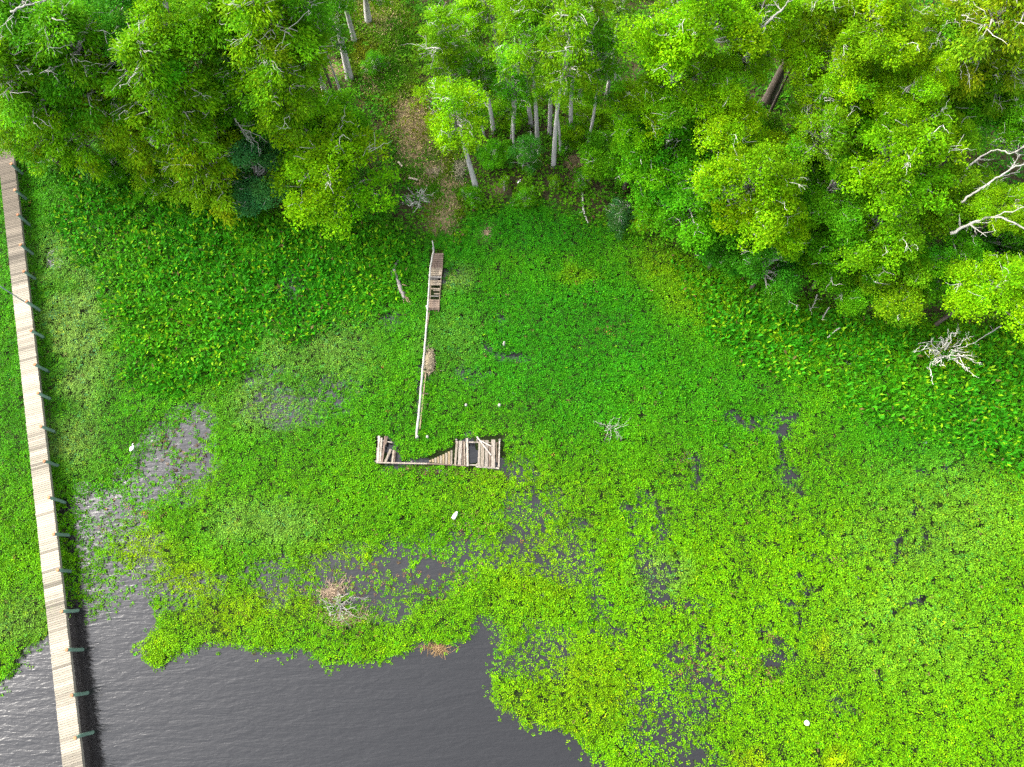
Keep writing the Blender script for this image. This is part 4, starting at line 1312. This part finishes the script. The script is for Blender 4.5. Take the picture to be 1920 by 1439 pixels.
for (a_, b_, w_, c_) in planks:
    g = Geo()
    dz0, dz1 = r.normal(0, .02), r.normal(0, .02)
    if a_[0] < 300: dz0 -= .08
    c_ = np.array(c_) * r.uniform(.85, 1.12)
    A_, B_ = np.array(L(pp(*a_, PZ + dz0))), np.array(L(pp(*b_, PZ + dz1)))
    A_[0] -= 0
    g.board(A_, B_, w_ * SCL, .04, C=c_, roll=r.normal(0, .06), bev=.008)
    obj("plank", g.mesh("platform_plank", (M_OLDWOOD,)), pf)
beams = [((88, 1252), (640, 1264), 15, PZ - .02, (1.05, 1.0, .95)), ((640, 1262), (1085, 1288), 15, PZ - .06, (.6, .5, .45)), ((1078, 1277), (1172, 1280), 12, PZ - .05, LG), ((1165, 1295), (1415, 1314), 18, PZ - .05, LG),
         ((1078, 1032), (1192, 1032), 14, PZ - .05, GR), ((940, 1030), (1078, 1032), 12, PZ - .05, DK), ((1192, 1034), (1425, 1040), 12, PZ - .06, DK), ((100, 1010), (262, 1035), 14, PZ - .1, GR)]
for (a_, b_, w_, z_, c_) in beams:
    g = Geo()
    g.board(L(pp(*a_, z_)), L(pp(*b_, z_)), w_ * SCL, .15, C=c_, roll=r.normal(0, .03), bev=.008)
    obj("beam", g.mesh("platform_beam", (M_OLDWOOD,)), pf)
for (x_, y_) in ((96, 1256), (120, 1000), (480, 1262), (900, 1285), (1180, 1290), (1412, 1305), (1424, 1026), (960, 1026), (1185, 1026)):
    g = Geo()
    p = L(pp(x_, y_, 0))
    g.tube([(p[0], p[1] + .03, -.8), (p[0], p[1] + .03, PZ - .05)], [.09, .08], 8, C=np.full(3, r.uniform(.5, .8)))
    obj("post", g.mesh("platform_post", (M_OLDWOOD,), True), pf)
for (a_, b_, w_, lab) in (((1174, 972), (1328, 1172), 15, "long whitish loose board lying diagonally over the right end of the broken platform"),
                          ((1200, 1010), (1332, 1076), 12, "shorter whitish loose board lying diagonally on the right end of the broken platform")):
    g = Geo()
    A_, B_ = pp(*a_, PZ + .10), pp(*b_, PZ + .075)
    g.board((0, 0, 0), tuple(B_ - A_), w_ * SCL, .05, C=(1.5, 1.5, 1.5), bev=.008)
    tag(obj("loose_board", g.mesh("loose_board", (M_OLDWOOD,)), loc=A_), lab, "board", "loose boards on the platform")
r = np.random.default_rng(95)
def stump(x_, y_, rad, lab, h=.55):
    c = ray(x_, y_, 0)[0]
    g = Geo()
    g.tube([(0, 0, -.5), (.01, .0, h * .6), (.03, .02, h)], [rad, rad * .95, rad * .7], 9, C=(.95, .95, .95))
    tag(obj("post_stump", g.mesh("post_stump", (M_TWIG,), True), loc=c), lab, "post", "old dock post stumps")
stump(802, 822, .11, "weathered post stump just right of the lower end of the long pale rail")
stump(874, 763, .11, "left of the two pale post stumps standing in the green above the platform")
stump(936, 763, .12, "right of the two pale post stumps standing in the green above the platform")
stump(945, 650, .09, "thin pale post stump alone in the green right of the straw heap", .9)

# two short boards by the path
for (a_, b_, w_, lab) in (((766, 333), (783, 337), .14, "short pale board lying on dark soil left of the path"), ((746, 303), (754, 312), .15, "pale board leaning at the edge of the big low maple")):
    A_, B_ = ray(*a_, .75)[0], ray(*b_, .75)[0]
    g = Geo()
    g.board((0, 0, 0), tuple(B_ - A_), w_, .05, C=(1.6, 1.5, 1.3), bev=.008)
    tag(obj("loose_board", g.mesh("bank_board", (M_OLDWOOD,)), loc=A_), lab, "board")

# ------------------------------------------------------------------ birds and floats
def egret(cx_, cy_, heading, size, label, z=.18):
    c = ray(cx_, cy_, z)[0]
    T = obj("egret", None, loc=c)
    T.rotation_euler = (0, 0, heading)
    T.scale = (size, size, size)
    tag(T, label, "bird", "white egrets")
    G = Geo()
    body = np.array([(-.36, 0, .30), (-.28, 0, .33), (-.16, 0, .38), (0, 0, .42), (.12, 0, .44), (.20, 0, .47), (.25, 0, .53), (.24, 0, .62), (.22, 0, .70), (.26, 0, .77), (.33, 0, .80), (.38, 0, .795), (.42, 0, .785)])
    G.tube(body, [.015, .06, .10, .12, .10, .065, .042, .032, .028, .028, .038, .030, .012], 12)
    for s_ in (-1, 1):
        G.tube([(.0, s_ * .05, .34), (.02, s_ * .05, .16), (.0, s_ * .05, -.22)], [.025, .012, .010], 6)
    obj("body", G.mesh("egret_body", (M_WHITE,), True), T)
    for s_ in (-1, 1):
        g = Geo()
        g.tube([(.12, s_ * .085, .45), (.0, s_ * .115, .43), (-.16, s_ * .10, .38), (-.34, s_ * .04, .31)], [.03, .07, .055, .008], 8)
        obj("wing", g.mesh("egret_wing", (M_WHITE,), True), T)
    g = Geo()
    g.tube([(.40, 0, .79), (.53, 0, .765)], [.014, .003], 6)
    obj("bill", g.mesh("egret_bill", (M_BILL,)), T)
egret(252, 842, R(52), .78, "white egret standing at the edge of the dark pool right of the boardwalk")
egret(973, 344, R(35), .5, "small white egret beside the little pool on the bank", .4)

c = ray(853, 967, .36)[0]
T = thing("float", "white oblong float lying on the green mat below the broken platform", "float", c, R(60))
g = Geo()
g.tube([(-.27, 0, 0), (-.25, 0, 0), (-.15, 0, .0), (.08, 0, .0), (.17, 0, .0), (.22, 0, 0), (.26, 0, 0)], [.04, .12, .135, .125, .115, .06, .05], 14)
obj("body", g.mesh("float_body", (M_FLOAT,), True), T)
g = Geo()
g.tube([(.26, 0, 0), (.30, 0, 0)], [.055, .055], 12)
obj("neck", g.mesh("float_neck", (M_FLOAT,)), T)

def ball(c, rad, name, label, cat):
    T = thing(name, label, cat, c)
    th = np.linspace(0, math.pi, 13)
    g = Geo()
    g.tube([(0, 0, -math.cos(t_) * rad) for t_ in th], [max(.004, math.sin(t_) * rad) for t_ in th], 18)
    obj("body", g.mesh("buoy_body", (M_FLOAT,), True), T)
    g = Geo()
    g.tube([(0, 0, -rad * 1.6), (0, 0, -rad * .96)], [.03, .04], 8)
    obj("stem", g.mesh("buoy_stem", (M_PILE,)), T)
ball(ray(1513, 1356, .46)[0], .16, "buoy", "small round white buoy on the green mat at the lower right", "buoy")
